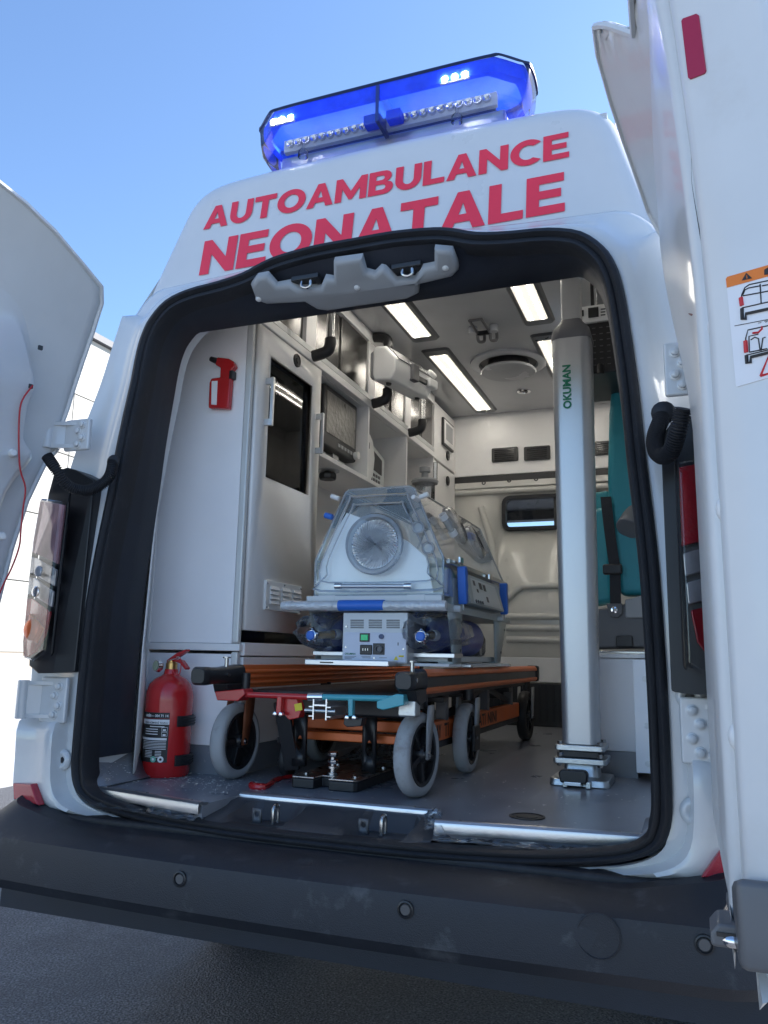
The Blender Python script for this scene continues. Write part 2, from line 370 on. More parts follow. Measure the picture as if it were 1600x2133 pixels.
# body: rear surround and sides in one shell
lp = [bring(.04, .20), bring(.028, .02), bring(0, .012), mixl(.10, .008, 0), mixl(.17, .010, 0), mixl(.23, .01, .8), mixl(.30, .016, 1), mixl(.42, .02, 1), mixl(.62, .02, .97), mixl(.82, .0, .8), mixl(.94, -.01, .75), mixl(1, .0, .55)]
def side(y, g):
    return [Vector((q.x * g, y, q.z) if q.z < 2.19 else (q.x * .78, y, 2.69)) for q in OUT]
lp += [[Vector((q.x * 1.012, max(.12, a.y + .05), q.z)) for q, a in zip(OUT, lp[-1])], side(.3, 1.018), side(.6, 1.02), side(4.6, 1.02), [Vector((q.x * .95, 5.1, q.z if q.z < 1.6 else 1.6 + (q.z - 1.6) * .3)) for q in OUT], [Vector((q.x * .8, 5.6, q.z if q.z < 1.2 else 1.2 + (q.z - 1.2) * .12)) for q in OUT]]
body = MB().loft(lp[:-2])
body.build('body_shell', WHITE, van, smooth=50)
MB().box((-.98, -.04, .40), (.98, 5.0, .56)).build('underbody', TRIM, van)
# cab in front of the bulkhead
MB().box((-.97, 4.0, 2.13), (.97, 4.1, 2.3)).box((-.97, 3.0, 2.2), (.97, 4.1, 2.26)).build('cab_headliner', TRIM, van)
MB().box((-.5, 3.5, .9), (-.05, 3.62, 1.85)).box((.1, 3.5, .9), (.6, 3.62, 1.9)).build('cab_seat', TRIM, van, .05)
MB().loft([[Vector((-.98, 4.65, 1.0)), Vector((.98, 4.65, 1.0)), Vector((.98, 4.75, .5)), Vector((-.98, 4.75, .5))], [Vector((-.95, 5.9, .95)), Vector((.95, 5.9, .95)), Vector((.95, 5.9, .45)), Vector((-.95, 5.9, .45))]], True, True, True).build('bonnet', WHITE, van, .06)

# rubber seal and dark reveal
MB().loft([sring(-.002, .022), sring(-.002, .0), sring(.004, -.010), sring(.013, -.012), sring(.019, -.004), sring(.022, .002), sring(.026, -.003), sring(.036, -.004), sring(.042, .006), sring(.044, .06)]).build('door_seal', RUBBER, van, smooth=50)
N_ = len(IN)
def part_ring(d, dy, dz=0.):
    L = inset(IN, d); k0 = [i for i, p in enumerate(IN) if p.z > .79]
    return [Vector((L[i].x, yrear(IN[i]) * (1 if dy < .1 else .3) + dy, min(L[i].z, dz or 9))) for i in k0]
def rot_open(loops):
    # points above the sill run from the right side up and over to the left side
    return loops
MB().loft([part_ring(.040, .01), part_ring(.043, .05, 2.215), part_ring(.047, .12, 2.185), part_ring(.052, .195, 2.15), part_ring(.03, .21, 2.16)], closed=False).build('reveal_trim', TRIM, van, smooth=60)

# ---- raised roof with lettering
CAPH = [(.848, 2.18), (.832, 2.26), (.80, 2.38), (.765, 2.5), (.735, 2.6), (.712, 2.655), (.672, 2.698), (.61, 2.722), (.5, 2.733), (.25, 2.742), (0, 2.745)]
cr = crom([(x, 0, z) for x, z in CAPH], 3); CAPL = cr + [Vector((-p.x, 0, p.z)) for p in cr[::-1][1:]]
def capy(z): return .165 + (z - 2.25) * .16
def capl(k, dy):
    c = Vector((0, 0, 2.4)); out = []
    for p in CAPL:
        q = Vector((p.x - math.copysign(k, p.x) * min(1, abs(p.x) / .3), 0, p.z - k * max(0, min(1, (p.z - 2.3) / .3)))); q.y = capy(q.z) + dy; out.append(q)
    return out
capb = MB().loft([capl(.075, 0), capl(.06, .001), capl(.042, .006), capl(.025, .015), capl(.012, .028), capl(.004, .044), capl(0, .065), [Vector((p.x, 4.2, p.z)) for p in CAPL], [Vector((p.x * .9, 4.9, 2.2 + (p.z - 2.2) * .4)) for p in CAPL]], False)
b0 = capl(.075, 0); n0 = len(b0)
capb.f.append(list(range(n0)))
roof = capb.build('raised_roof', CAPW, van, smooth=70)

GL = {}
GL['A'] = (1.04, [(0, 0), (.385, 1), (.655, 1), (1.04, 0), (.755, 0), (.69, .19), (.345, .19), (.28, 0)], [[(.43, .395), (.52, .70), (.61, .395)]])
GL['T'] = (.90, [(0, 1), (.9, 1), (.9, .775), (.587, .775), (.587, 0), (.313, 0), (.313, .775), (0, .775)], [])
GL['L'] = (.76, [(0, 0), (0, 1), (.278, 1), (.278, .22), (.76, .22), (.76, 0)], [])
GL['E'] = (.82, [(0, 0), (0, 1), (.80, 1), (.80, .785), (.275, .785), (.275, .61), (.74, .61), (.74, .40), (.275, .40), (.275, .215), (.82, .215), (.82, 0)], [])
GL['N'] = (.98, [(0, 0), (0, 1), (.23, 1), (.705, .43), (.705, 1), (.98, 1), (.98, 0), (.75, 0), (.275, .57), (.275, 0)], [])
GL['M'] = (1.2, [(0, 0), (0, 1), (.24, 1), (.60, .41), (.96, 1), (1.2, 1), (1.2, 0), (.945, 0), (.94, .52), (.665, .06), (.54, .06), (.262, .54), (.26, 0)], [])
GL['U'] = (.94, [(0, 1), (0, .42)] + ell(.47, .44, 16, .47, .42, 180, 360)[1:-1] + [(.94, .42), (.94, 1), (.665, 1), (.665, .43)] + ell(.195, .215, 10, .47, .425, 360, 180)[1:-1] + [(.278, .43), (.278, 1)], [])
GL['O'] = (1.14, ell(.57, .515, 36, .57, .5), [ell(.285, .285, 28, .57, .5)])
GL['C'] = (1.0, ell(.57, .515, 30, .57, .5, 42, 318) + ell(.285, .285, 24, .57, .5, 318 - 12, 42 + 12), [])
GL['B'] = (.92, [(0, 0), (0, 1), (.50, 1)] + ell(.30, .25, 9, .54, .75, 90, -62)[1:] + ell(.33, .285, 10, .585, .285, 60, -90)[1:] + [(0, 0)][:0], [[(.27, .61), (.27, .80), (.48, .80)] + ell(.10, .095, 6, .48, .705, 80, -80) + [(.48, .61)], [(.27, .20), (.27, .415), (.52, .415)] + ell(.115, .107, 6, .52, .307, 80, -80) + [(.52, .20)]])
def letters(word, x0, x1, z0, z1, gap=.065):
    wid = sum(GL[c][0] for c in word) + gap * (len(word) - 1); k = (x1 - x0) / wid; h = z1 - z0; mb = []
    x = x0
    for c in word:
        w, poly, holes = GL[c]
        fn = lambda u, v, x=x: Vector((x + u * k, capy(z0 + v * h) - .003, z0 + v * h))
        mb.append((c, MB().plate(poly, fn, holes))); x += (w + gap) * k
    return mb
def capq(px, py):                          # pixel -> roof rear face
    p = onY(px, py, .2)
    for _ in range(4): p = onY(px, py, capy(p.z))
    return p
a0, a1, a2 = capq(424, 480), capq(1186, 327), capq(1186, 275)
b0_, b1, b2 = capq(415, 575), capq(1177, 440), capq(1170, 360)
for c, m in letters('AUTOAMBULANCE', a0.x, a1.x, (a0.z + a1.z) / 2, a2.z): m.build('letter', REDL, roof, smooth=0)
for c, m in letters('NEONATALE', b0_.x, b1.x, (b0_.z + b1.z) / 2, b2.z): m.build('letter', REDL, roof, smooth=0)
# small blue strobe on the left flank of the roof
MB().box((-.86, .42, 2.47), (-.76, .60, 2.53)).build('side_strobe', mat('blue_lens_dark', (.005, .02, .35), .15), van, .012)

# ---- light bar on the roof
LBX = -.02
def lbl(z, g, inx=0.):
    h = [(0, .262), (.28, .263), (.385, .266), (.41, .272), (.47, .325), (.487, .342), (.492, .40), (.487, .475), (.47, .495), (.41, .545), (.2, .556), (0, .556)]
    r = crom([(x, y, 0) for x, y in h], 3); L = r + [Vector((-p.x, p.y, 0)) for p in r[::-1][1:-1]]
    return [Vector((LBX + p.x * g, .41 + (p.y - .41) * g, 2.815 + (z - 2.815) * .8)) for p in L]
lbar = MB().box((LBX - .40, .36, 2.785), (LBX + .40, .50, 2.835)).build('light_bar', ALU, van, .006, label='blue and clear emergency light bar on the roof')
CLB = clear('light_bar_clear', (.93, .95, .98), 1.0, .06, haze=.035)
BLB = clear('light_bar_blue', (.03, .14, .85), .12, .35, haze=.8, hcol=(.03, .14, .9))
MB().loft([lbl(2.815, .84), lbl(2.822, .93), lbl(2.85, .96), lbl(2.91, .98), lbl(2.985, .992)], True, True).build('clear_lens', CLB, lbar)
MB().loft([lbl(2.922, .90), lbl(2.93, .955), lbl(2.955, .962), lbl(2.990, .962)], True, False, True).build('blue_lens', BLB, lbar)
MB().loft([lbl(2.984, 1.0), lbl(2.996, 1.0), lbl(3.004, .975), lbl(3.003, .955)], True, False, False).build('top_cover', mat('navy_cover', (.01, .015, .05), .3), lbar)
MB().box((LBX - .006, .262, 2.82), (LBX + .006, .555, 2.95)).build('centre_joint', mat('navy_joint', (.02, .04, .2), .3), lbar)
REFL = mat('led_reflector', (.6, .62, .66), .18, .9, var=.1)
LEDB = mat('led_board', (.5, .52, .55), .4)
LEDON = mat('led_lit', (.9, .9, 1), .3, emit=(1, 1, 1), estr=30)
MB().bar((LBX - .38, .345, 2.860), (LBX + .38, .345, 2.860), .02, .048).build('led_carrier', LEDB, lbar, .003)
MB().box((LBX - .36, .40, 2.836), (LBX + .36, .43, 2.885)).build('circuit_box', DGREY, lbar, .004)
led0 = None; k = 0
for x in np.linspace(-.35, .35, 24):
    if abs(x) < .035: continue
    m = MB().lathe([(0, .004), (.004, .0), (.0115, -.012), (.0128, -.012), (.0128, 0)], (LBX + x, .334, 2.860), (0, 1, 0), 12); m.build('led_reflector', REFL, lbar, smooth=60)
for cx in (-.355, .26):
    mod = MB().box((LBX + cx - .05, .2705, 2.902), (LBX + cx + .05, .279, 2.93)).build('flash_module', LEDB, lbar, .004)
    for dx in (-.033, 0, .033): MB().lathe([(0, -.004), (.009, -.003), (.0115, 0)], (LBX + cx + dx, .2705, 2.916), (0, 1, 0), 12).build('lit_led', LEDON, mod)
for cx in (-.30, .25):
    MB().lathe([(.018, 0), (.018, .02), (.006, .035), (.006, .06)], (LBX + cx, .33, 2.80), (0, 0, 1), 14).build('lens_boss', CLB, lbar)
for cx in (-.06, .02): MB().box((LBX + cx, .29, 2.838), (LBX + cx + .05, .33, 2.872)).build('blue_filter', BLB, lbar, .003)
for cx in (-.39, .36): MB().loft([[Vector((LBX + cx + a, y, 2.722)) for a, y in ((-.03, .33), (.06, .33), (.06, .52), (-.03, .52))], [Vector((LBX + cx + a, y, 2.79)) for a, y in ((-.01, .36), (.04, .36), (.04, .5), (-.01, .5))]], True, True, True).build('mounting_foot', DGREY, lbar, .006)

# ---- bumper
def bprof(x):
    a = abs(x); e = max(0, (a - .78) / .27)
    bow = -.03 * (1 - min(1, a / .85) ** 2)
    up = .03 * max(0, min(1, (a - .70) / .16)); pts = []
    P = [(.06, .60), (-.012, .648), (-.05, .650), (-.085, .645), (-.105, .652), (-.185, .640), (-.207, .628), (-.214, .60), (-.212, .53), (-.19, .502), (-.12, .48), (.06, .46)]
    return [(y + (bow if i > 1 else 0), z + (up if 0 < i < 5 else 0)) for i, (y, z) in enumerate(P)]
bl = []
for x in np.linspace(-.86, .86, 35): bl.append([Vector((x, y, z)) for y, z in bprof(x)])
def bend(sx):
    out = []
    for k in range(1, 9):
        t = k / 8 * R_(82); rr = .17; L = []
        for i, (y, z) in enumerate(bprof(.86)):
            d = -.03 - y if y < -.03 else 0        # distance outboard of the pivot
            L.append(Vector((sx * (.86 + math.sin(t) * max(.02, d) * 1.0 + .0), -.03 - math.cos(t) * max(0, d) + (y + .03 if y > -.03 else 0) * 1, z + (.02 if 0 < i < 5 else 0) * k / 8)))
        out.append(L)
    L = [p + Vector((sx * .0, .6, 0)) for p in out[-1]]; out.append(L)
    return out
BR = bend(1); BLft = bend(-1)
bumper = MB().loft(BLft[::-1] + bl + BR, False).build('bumper', BUMP, van, smooth=32)
def bface(x): return -.2135 - .03 * (1 - min(1, abs(x) / .85) ** 2)
for px, py in ((375, 1831), (845, 1895), (1468, 1968)):
    p = onY(px, py, -.23); y = bface(p.x)
    p = onY(px, py, y)
    s = MB().lathe([(.0175, .004), (.0175, -.003), (.0145, -.004), (.0125, -.001), (.0125, .002)], (p.x, y, p.z), (0, 1, 0), 24).build('parking_sensor', BLACK, bumper)
    MB().lathe([(0, -.003), (.010, -.003), (.0115, 0)], (p.x, y, p.z), (0, 1, 0), 20).build('sensor_face', mat('sensor_grey', (.09, .085, .085), .5), s)
p = onY(7, 1768, -.2); MB().lathe([(.0175, .004), (.0175, -.003), (.0145, -.004), (0, -.003)], (-.87, -.205, p.z), (-.25, -1, 0), 24).build('parking_sensor', DGREY, bumper)
p = onY(1247, 1950, -.225); y = bface(p.x)
MB().lathe([(.041, .002), (.041, -.0015), (.0395, -.0022), (.0385, -.0005), (0, -.0005)], (p.x, y, p.z), (0, 1, 0), 40).build('tow_eye_cover', BUMP, bumper)
# red reflectors in the bumper corners
REFR = mat('red_reflector', (.42, .01, .03), .18, coat=.5, bump=.35, bscale=500)
for sx, pts in ((-1, [(28, 1630), (68, 1633), (83, 1678), (30, 1665)]), (1, [(1460, 1828), (1500, 1771), (1535, 1771), (1548, 1800), (1546, 1830)])):
    q = [onY(a, b, -.064 + max(0, abs(onY(a, b, -.06).x) - .84) * .35) for a, b in pts]
    MB().loft([[v + Vector((0, .02, 0)) for v in q], q, [v + (sum(q, Vector()) / len(q) - v) * .08 + Vector((0, -.006, 0)) for v in q]], True, True, True).build('reflector', REFR, bumper, .003)

# ---- tail lamps: black housing with lens sections
LRED = mat('red_lens', (.42, .008, .02), .12, coat=.6, bump=.25, bscale=160, spec=.6)
LCLR = mat('clear_lens', (.46, .47, .50), .12, .25, coat=.6, var=.25, vscale=14)
LAMB = mat('amber_reflector', (.9, .17, .04), .2, .2, coat=.5, var=.2)
LPNK = mat('rose_lens', (.48, .27, .31), .12, .1, coat=.6, var=.2, vscale=20)
def lampy(x): a = abs(x); return -.068 + 4.2 * max(0, a - .875) ** 2 + (max(0, .842 - a) * 2.2)
def lamp(sx):
    fx = lambda x, z, w: Vector((sx * x, lampy(x) + w + .02 * max(0, (z - 1.4) / .3), z))
    hs = [(.815, 1.045), (.842, 1.043), (.90, 1.04), (.965, 1.06), (1.005, 1.12), (1.024, 1.22), (1.022, 1.32), (1.0, 1.46), (.965, 1.58), (.935, 1.645), (.875, 1.65), (.842, 1.64), (.815, 1.62)]
    body = MB().prism(hs, lambda u, v, w: fx(u, v, w), .075, .0).build('tail_lamp', BLACK, van, .005)
    def sec(name, poly, m, w=-.012):
        MB().prism(poly, lambda u, v, ww: fx(u, v, ww), -.0, w).build(name, m, body, .004)
    sec('brake_lens', [(.850, 1.352), (.99, 1.395), (1.005, 1.40), (.985, 1.50), (.965, 1.555), (.852, 1.53)], LRED if sx > 0 else LPNK)
    sec('indicator_lens', [(.854, 1.288), (1.008, 1.335), (1.004, 1.385), (.99, 1.382), (.852, 1.338)], LCLR)
    sec('reversing_lens', [(.858, 1.228), (1.014, 1.272), (1.009, 1.325), (.856, 1.275)], LCLR)
    sec('fog_lens', [(.862, 1.216), (1.013, 1.262), (1.008, 1.18), (.985, 1.115), (.955, 1.085), (.905, 1.10), (.872, 1.15)], LRED)
    if sx < 0: sec('amber_reflector', [(.876, 1.168), (.99, 1.215), (1.0, 1.165), (.965, 1.14), (.90, 1.125)], LAMB, -.0145)
    for (x, z, r, m_) in ((.93, 1.335, .016, LCLR), (.935, 1.275, .016, CHROME), (.935, 1.165, .032, LAMB if sx < 0 else LRED)):
        MB().sphere((sx * x, lampy(x) - .011, z), r, 18, 10, (1, .35, 1)).build('bulb_reflector', m_, body)
    cvp = [(.850, 1.10), (.90, 1.075), (.957, 1.083), (.99, 1.125), (1.012, 1.22), (1.012, 1.32), (.995, 1.44), (.965, 1.56), (.85, 1.54)]
    MB().loft([[fx(u, v, -.001) for u, v in cvp], [fx(u, v, -.022) for u, v in cvp], [fx(u + (.92 - u) * .08, v + (1.3 - v) * .03, -.027) for u, v in cvp]], True, False, True).build('clear_cover', clear('lamp_cover', (.96, .96, .97), 1.5, .04), body, .003)
    sec('gloss_edge', [(.842, 1.10), (.848, 1.09), (.847, 1.3), (.846, 1.56), (.843, 1.6)], GLOSSB, -.007)
    return body
lamp(1); lamp(-1)

# ---- sill: black striker cover between the floor strips
sill = MB()
zs = lambda x: .655
sill.box((-.80, -.055, .60), (.80, .30, .664)).build('sill', RUBBER, van, .01)
cov = MB()
secs = []
for x in np.linspace(-.37, .27, 33):
    d = 0
    for c in (-.20, .125):
        d = max(d, min(1, max(0, (.082 - abs(x - c)) / .018)))
    e = min(1, min(x + .37, .27 - x) / .05)
    zt = .714
    secs.append([Vector((x, -.052 + .03 * (1 - e), .66)), Vector((x, -.045 + .03 * (1 - e), .674)), Vector((x, -.03 + .02 * (1 - e), .684 - .008 * d)), Vector((x, .01 + .05 * (1 - e), .692 - .022 * d)), Vector((x, .07 + .02 * (1 - e) + .02 * d, .70 - .03 * d)), Vector((x, .10 + .03 * d, zt - .004)), Vector((x, .155, zt))])
cover = cov.loft(secs, False, ).build('striker_cover', mat('sill_plastic', (.05, .052, .058), .42, var=.2, bump=.06, bscale=200), van, .003, solid=.004)
for px, py in ((565, 1718), (808, 1733)):
    p = onZ(px, py, .676); p.y = .045
    MB().tube(crom([p + Vector((0, -.012, 0)), p + Vector((0, -.012, .035)), p + Vector((0, -.004, .043)), p + Vector((0, .008, .043)), p + Vector((0, .014, .035)), p + Vector((0, .014, 0))], 3), .005, 8).build('striker', STEEL, cover)
for px, py in ((517, 1705), (755, 1722)):
    p = onZ(px, py, .69); p.y = .05
    MB().plate([(-.013, -.02), (.013, -.02), (.013, .017), (-.013, .017)], lambda u, v, p=p: p + Vector((u, .002 * v, v)), [ell(.007, .007, 14, 0, .003)]).build('bracket', DGREY, cover, solid=.005)

# ---- hinges
def hinge(sx, zc, h, name='door_hinge'):
    b = MB().box((sx * .83, -.02, zc - h / 2), (sx * .925, -.004, zc + h / 2)).build(name, WHITE, van, .006)
    MB().prism([(.905, -.006), (.955, -.045), (.985, -.05), (.985, -.03), (.95, -.012), (.925, .01)], lambda u, v, w: Vector((sx * u, v, w)), zc - h * .36, zc + h * .36).build('arm', WHITE, b, .005)
    for s in (-.36, .36): MB().prism([(.84, -.006), (.955, -.045), (.955, -.03), (.84, -.004)], lambda u, v, w: Vector((sx * u, v, w)), zc + h * s - .006, zc + h * s + .006).build('web', WHITE, b, .003)
    MB().cyl((sx * .968, -.042, zc - h * .42), (sx * .968, -.042, zc + h * .42), .017, seg=20).build('knuckle', WHITE, b, .003)
    for dx, dz in ((.855, .3), (.87, .1), (.853, -.12), (.868, -.32)):
        MB().lathe([(.013, 0), (.013, -.003), (.009, -.004), (.009, -.011), (.006, -.013), (0, -.013)], (sx * dx, -.02, zc + dz * h), (0, 1, 0), 12).build('bolt', WHITE, b)
    return b
hinge(-1, 1.76, .10); hinge(-1, .965, .13); hinge(1, 1.775, .13); hinge(1, .965, .14)
# pressed plugs in the white corner posts
for px, py, s in ((128, 1583, -1), (1437, 1450, 1), (1447, 1692, 1)):
    p = onY(px, py, .0)
    r = MB().lathe([(.03, .01), (.024, -.001), (.018, -.002), (.011, .004), (.009, .006), (0, .006)], (p.x, -.006, p.z), (0, 1, 0), 28).build('plug_seat', WHITE, van, smooth=60)
    MB().lathe([(0, -.003), (.008, -.002), (.010, .006)], (p.x, -.003, p.z), (0, 1, 0), 18).build('rubber_plug', BLACK, r)

# ================================================================== rear doors
LA = [.205]
def lean(z): return LA[0] * max(0, (z - 1.35) / .95) ** 3
def interp(tab, z):
    for (a, b), (c, d) in zip(tab, tab[1:]):
        if z <= c: return b + (d - b) * (z - a) / (c - a)
    return tab[-1][1]
UH = [(.6, .0), (1.6, .0), (1.68, .0), (1.74, -.05), (1.85, -.065), (2.05, -.075), (2.16, -.07), (2.2, -.05), (2.235, .03), (2.28, .14), (2.31, .24), (2.335, .36)]
def inset2(poly, d):
    n = len(poly); out = []; area = sum(poly[i - 1][0] * poly[i][1] - poly[i][0] * poly[i - 1][1] for i in range(n)); s = 1 if area > 0 else -1
    for i in range(n):
        a, b, c = (Vector((*poly[j % n], 0)) for j in (i - 1, i, i + 1))
        e1 = (b - a).normalized(); e2 = (c - b).normalized(); n1 = Vector((-e1.y, e1.x, 0)) * s; n2 = Vector((-e2.y, e2.x, 0)) * s
        m = (n1 + n2); m = m / max(.35, m.dot(n1)) if m.length > 1e-6 else n1
        out.append((b.x + m.x * d, b.y + m.y * d))
    return out
NI_T = [(.6, .079), (.92, .080), (1.3, .082), (1.55, .083), (1.74, .093), (1.94, .107), (2.05, .125), (2.2, .19), (2.4, .28)]
def NI(z): return interp(NI_T, z)
def door(sx, theta, covu, name, uo=0.):
    H = Vector((sx * .965, -.045, 0)); t = R_(theta - 90)
    U = Vector((sx * math.sin(t), -math.cos(t), 0)); Nn = Vector((-sx * math.cos(t), -math.sin(t), 0))
    fn = lambda u, z, n: H + U * u + Nn * n + Vector((0, 0, z))
    skn = lambda z: lean(z) - .03 * (1 - max(0, min(1, (z - 1.6) / .5)))
    zz = [.765, .82, .84, .87, 1.0, 1.2, 1.4, 1.55, 1.64, 1.68, 1.71, 1.74, 1.78, 1.85, 1.9, 2.0, 2.08, 2.12, 2.16, 2.2, 2.22, 2.235, 2.255, 2.28, 2.295, 2.31, 2.325, 2.335]
    ztop = lambda u: interp([(-1, 2.335), (.42, 2.335), (.45, 2.31), (.52, 2.215), (2, 2.215)], u)
    zbot = lambda u: .82 if sx < 0 else interp([(-1, .765), (.5, .765), (.6, .82), (2, .82)], u)
    nu = 30; rows = []
    for z in zz:
        a, b = interp(UH, z) - .02 - (.03 if sx > 0 and z < 1.7 else 0) + (.0 if sx > 0 else interp([(.6, .16), (1.1, .13), (1.5, .07), (1.72, .0), (3, 0)], z)) + uo * max(0, min(1, (z - 1.68) / .1)), .94; rows.append([(lambda u, zc: fn(u, zc, skn(zc)))(a + (b - a) * i / nu, max(zbot(a + (b - a) * i / nu), min(z, ztop(a + (b - a) * i / nu)))) for i in range(nu + 1)])
    d = MB().loft(rows, False).build(name, DOORW, van, smooth=50, solid=.014)
    # folded hem round the skin
    hem = [rows[0][0]] + [r[0] for r in rows[1:]] + rows[-1][1:]
    MB().tube([p + Nn * .006 for p in hem], .007, 6).build('hem', DOORW, d)
    # pressed inner frame
    nf0 = lambda z: .064 + .056 * (lambda t: t * t * (3 - 2 * t))(max(0, min(1, (z - 1.52) / .4)))
    nf = lambda z, u=.1: nf0(z) + (min(NI(z), .17) - .006 - nf0(z)) * max(0, min(1, u / .88))
    lo = .0 if sx > 0 else .13
    out = [(.12 + lo, .80), (.10 + lo, .86), (.10 + lo, .92), (.105 + lo, 1.03), (.09 + lo, 1.1), (.075 + lo * .8, 1.3), (.075 + lo * .45, 1.55), (.075, 1.66), (.11, 1.71), (.115, 1.80), (.105, 1.86), (.13, 1.95), (.165, 2.03), (.22, 2.075), (.32, 2.10), (.6, 2.115), (.86, 2.115), (.885, 2.08), (.89, 1.5), (.89, .85), (.87, .80)]
    out = [(p.x, p.y) for p in crom([(a, b, 0) for a, b in out], 3, True)]
    L0, L1, L2, L3 = inset2(out, -.022), inset2(out, -.004), out, inset2(out, .016)
    n3 = len(out)
    fr = MB().loft([[fn(u, z, skn(z) + .008) for u, z in L0], [fn(u, z, max(lean(z) + .01, nf(z, u) - .05)) for u, z in L1], [fn(u, z, max(lean(z) + .011, nf(z, u) - .013)) for u, z in L2], [fn(u, z, max(lean(z) + .012, nf(z, u))) for u, z in L3]])
    fr.plate(L3, lambda u, z: fn(u, z, max(lean(z) + .012, nf(z, u))))
    frame = fr.build('inner_frame', DOORW, d, smooth=45)
    # raised cover over the middle of the door
    c0 = [(covu + .012, .87), (covu, .93), (covu - .01, 1.3), (covu - .012, 1.6), (covu + .0, 1.8), (covu + .03, 1.93), (covu + .10, 2.0), (.5, 2.03), (.84, 2.03), (.885, 1.98), (.89, 1.4), (.88, .87), (.84, .845), (covu + .06, .84)]
    c0 = [(p.x, p.y) for p in crom([(a, b, 0) for a, b in c0], 4, True)]
    c1 = inset2(c0, .006); c2 = inset2(c0, .016)
    cv = MB().loft([[fn(u, z, nf(z, u) + .002) for u, z in c0], [fn(u, z, nf(z, u) + .012) for u, z in c0], [fn(u, z, nf(z, u) + .019) for u, z in c1], [fn(u, z, nf(z, u) + .021) for u, z in c2]])
    cv.plate(c2, lambda u, z: fn(u, z, nf(z, u) + .021)); cover = cv.build('cover_panel', DOORW, d, smooth=45)
    MB().tube([fn(u, z, nf(z, u) + .003) for u, z in inset2(c0, -.004)], .0035, 5, True).build('cover_gasket', GREYP, cover)
    MB().prism([(.64, .815), (.945, .815), (.95, .84), (.94, .90), (.86, .88), (.74, .835)], lambda u, v, w: fn(u, v, w), -.045, .092).build('lower_trim', DGREY, d, .008)
    rows = []
    for z in (.83, .84, .9, 1.05, 1.2, 1.35, 1.5, 1.62, 1.72, 1.8, 1.88, 1.95, 2.02, 2.08, 2.14, 2.2):
        a = NI(z); rows.append([fn(u, z, a - b) for u, b in ((.872, .012), (.878, .002), (.886, -.002), (.898, -.002), (.907, .0), (.912, .005), (.956, .081), (.957, .088), (.952, .096), (.92, .10))])
    edge = MB().loft(rows, False).build('edge_panel', DOORW, d, smooth=50)
    return d, fn, nf, frame, cover, U, Nn
dR, fR, nfR, frR, cvR, UR, NR = door(1, 91.2, .30, 'right_door')
LA[0] = .265
dL, fL, nfL, frL, cvL, ULf, NLf = door(-1, 109, .21, 'left_door', .045)
dR['label'] = 'right rear door seen edge-on with warning sticker'; dL['label'] = 'left rear door with red wire hanging down'
def proj(P):
    q = ROT.T @ (np.array(P) - CAM); return np.array([800 + F_PX * q[0] / q[2], 1066.5 + F_PX * q[1] / q[2]])
def door_hit(px, py, fn, nf, U, Nn, extra=0.):
    """pixel -> (u, z) on the inner face of a door"""
    g = lambda u, z: proj(fn(u, z, nf(z, u) + extra)); best = None
    for z in np.linspace(.75, 2.2, 120):
        for u in np.linspace(.0, .9, 120):
            d = g(u, z) - (px, py); e = d @ d
            if best is None or e < best[0]: best = (e, u, z)
    return best[1], best[2]
def sq_hole(px, py, fn, nf, U, Nn, par):
    u, z = door_hit(px, py, fn, nf, U, Nn)
    MB().prism(rrect(.013, .013, .001, 1, u, z), lambda a, b, w: fn(a, b, w), nf(z, u) - .004, nf(z, u) + .0015).build('square_hole', BLACK, par)
    return u, z
uh, zh = sq_hole(83, 722, fL, nfL, ULf, NLf, frL); u2, z2 = sq_hole(65, 806, fL, nfL, ULf, NLf, frL)
for u_, z_ in ((uh, zh), (u2, z2)):
    if True: pass
uR1, zR1 = sq_hole(1427, 523, fR, nfR, UR, NR, frR); uR2, zR2 = sq_hole(1443, 630, fR, nfR, UR, NR, frR)
# red wire from the lower hole of the left door
WIRE = mat('red_wire', (.45, .02, .03), .4)
pts = [(65, 806), (48, 830), (40, 870), (39, 930), (44, 980), (50, 1020), (46, 1060), (44, 1100), (40, 1140), (24, 1180), (6, 1225), (-20, 1290)]
ww = []
for px, py in pts:
    u, z = door_hit(px, py, fL, nfL, ULf, NLf, .012); ww.append(fL(u, z, nfL(z, u) + .012))
MB().tube(crom(ww, 4), .0026, 6).build('red_wire', WIRE, dL)
w0 = fR(uR2, zR2, nfR(zR2, uR2)); w1 = onY(1474, 642, -.925)
MB().tube(crom([w0, w0.lerp(w1, .3) + Vector((-.012, 0, -.006)), w0.lerp(w1, .7) + Vector((-.012, 0, -.01)), w1], 5), .0022, 6).build('wire', mat('brown_wire', (.16, .04, .03), .5), dR)
for z in (1.66, 1.42, 1.18, .93):
    for fn, nf, par, cu in ((fR, nfR, dR, .275), (fL, nfL, dL, .14)):
        MB().lathe([(.012, 0), (.012, .008), (.009, .013), (0, .014)], fn(cu, z, nf(z, cu)), (fn(0, 0, 1) - fn(0, 0, 0)), 16).build('buffer', WHITEPL, par)
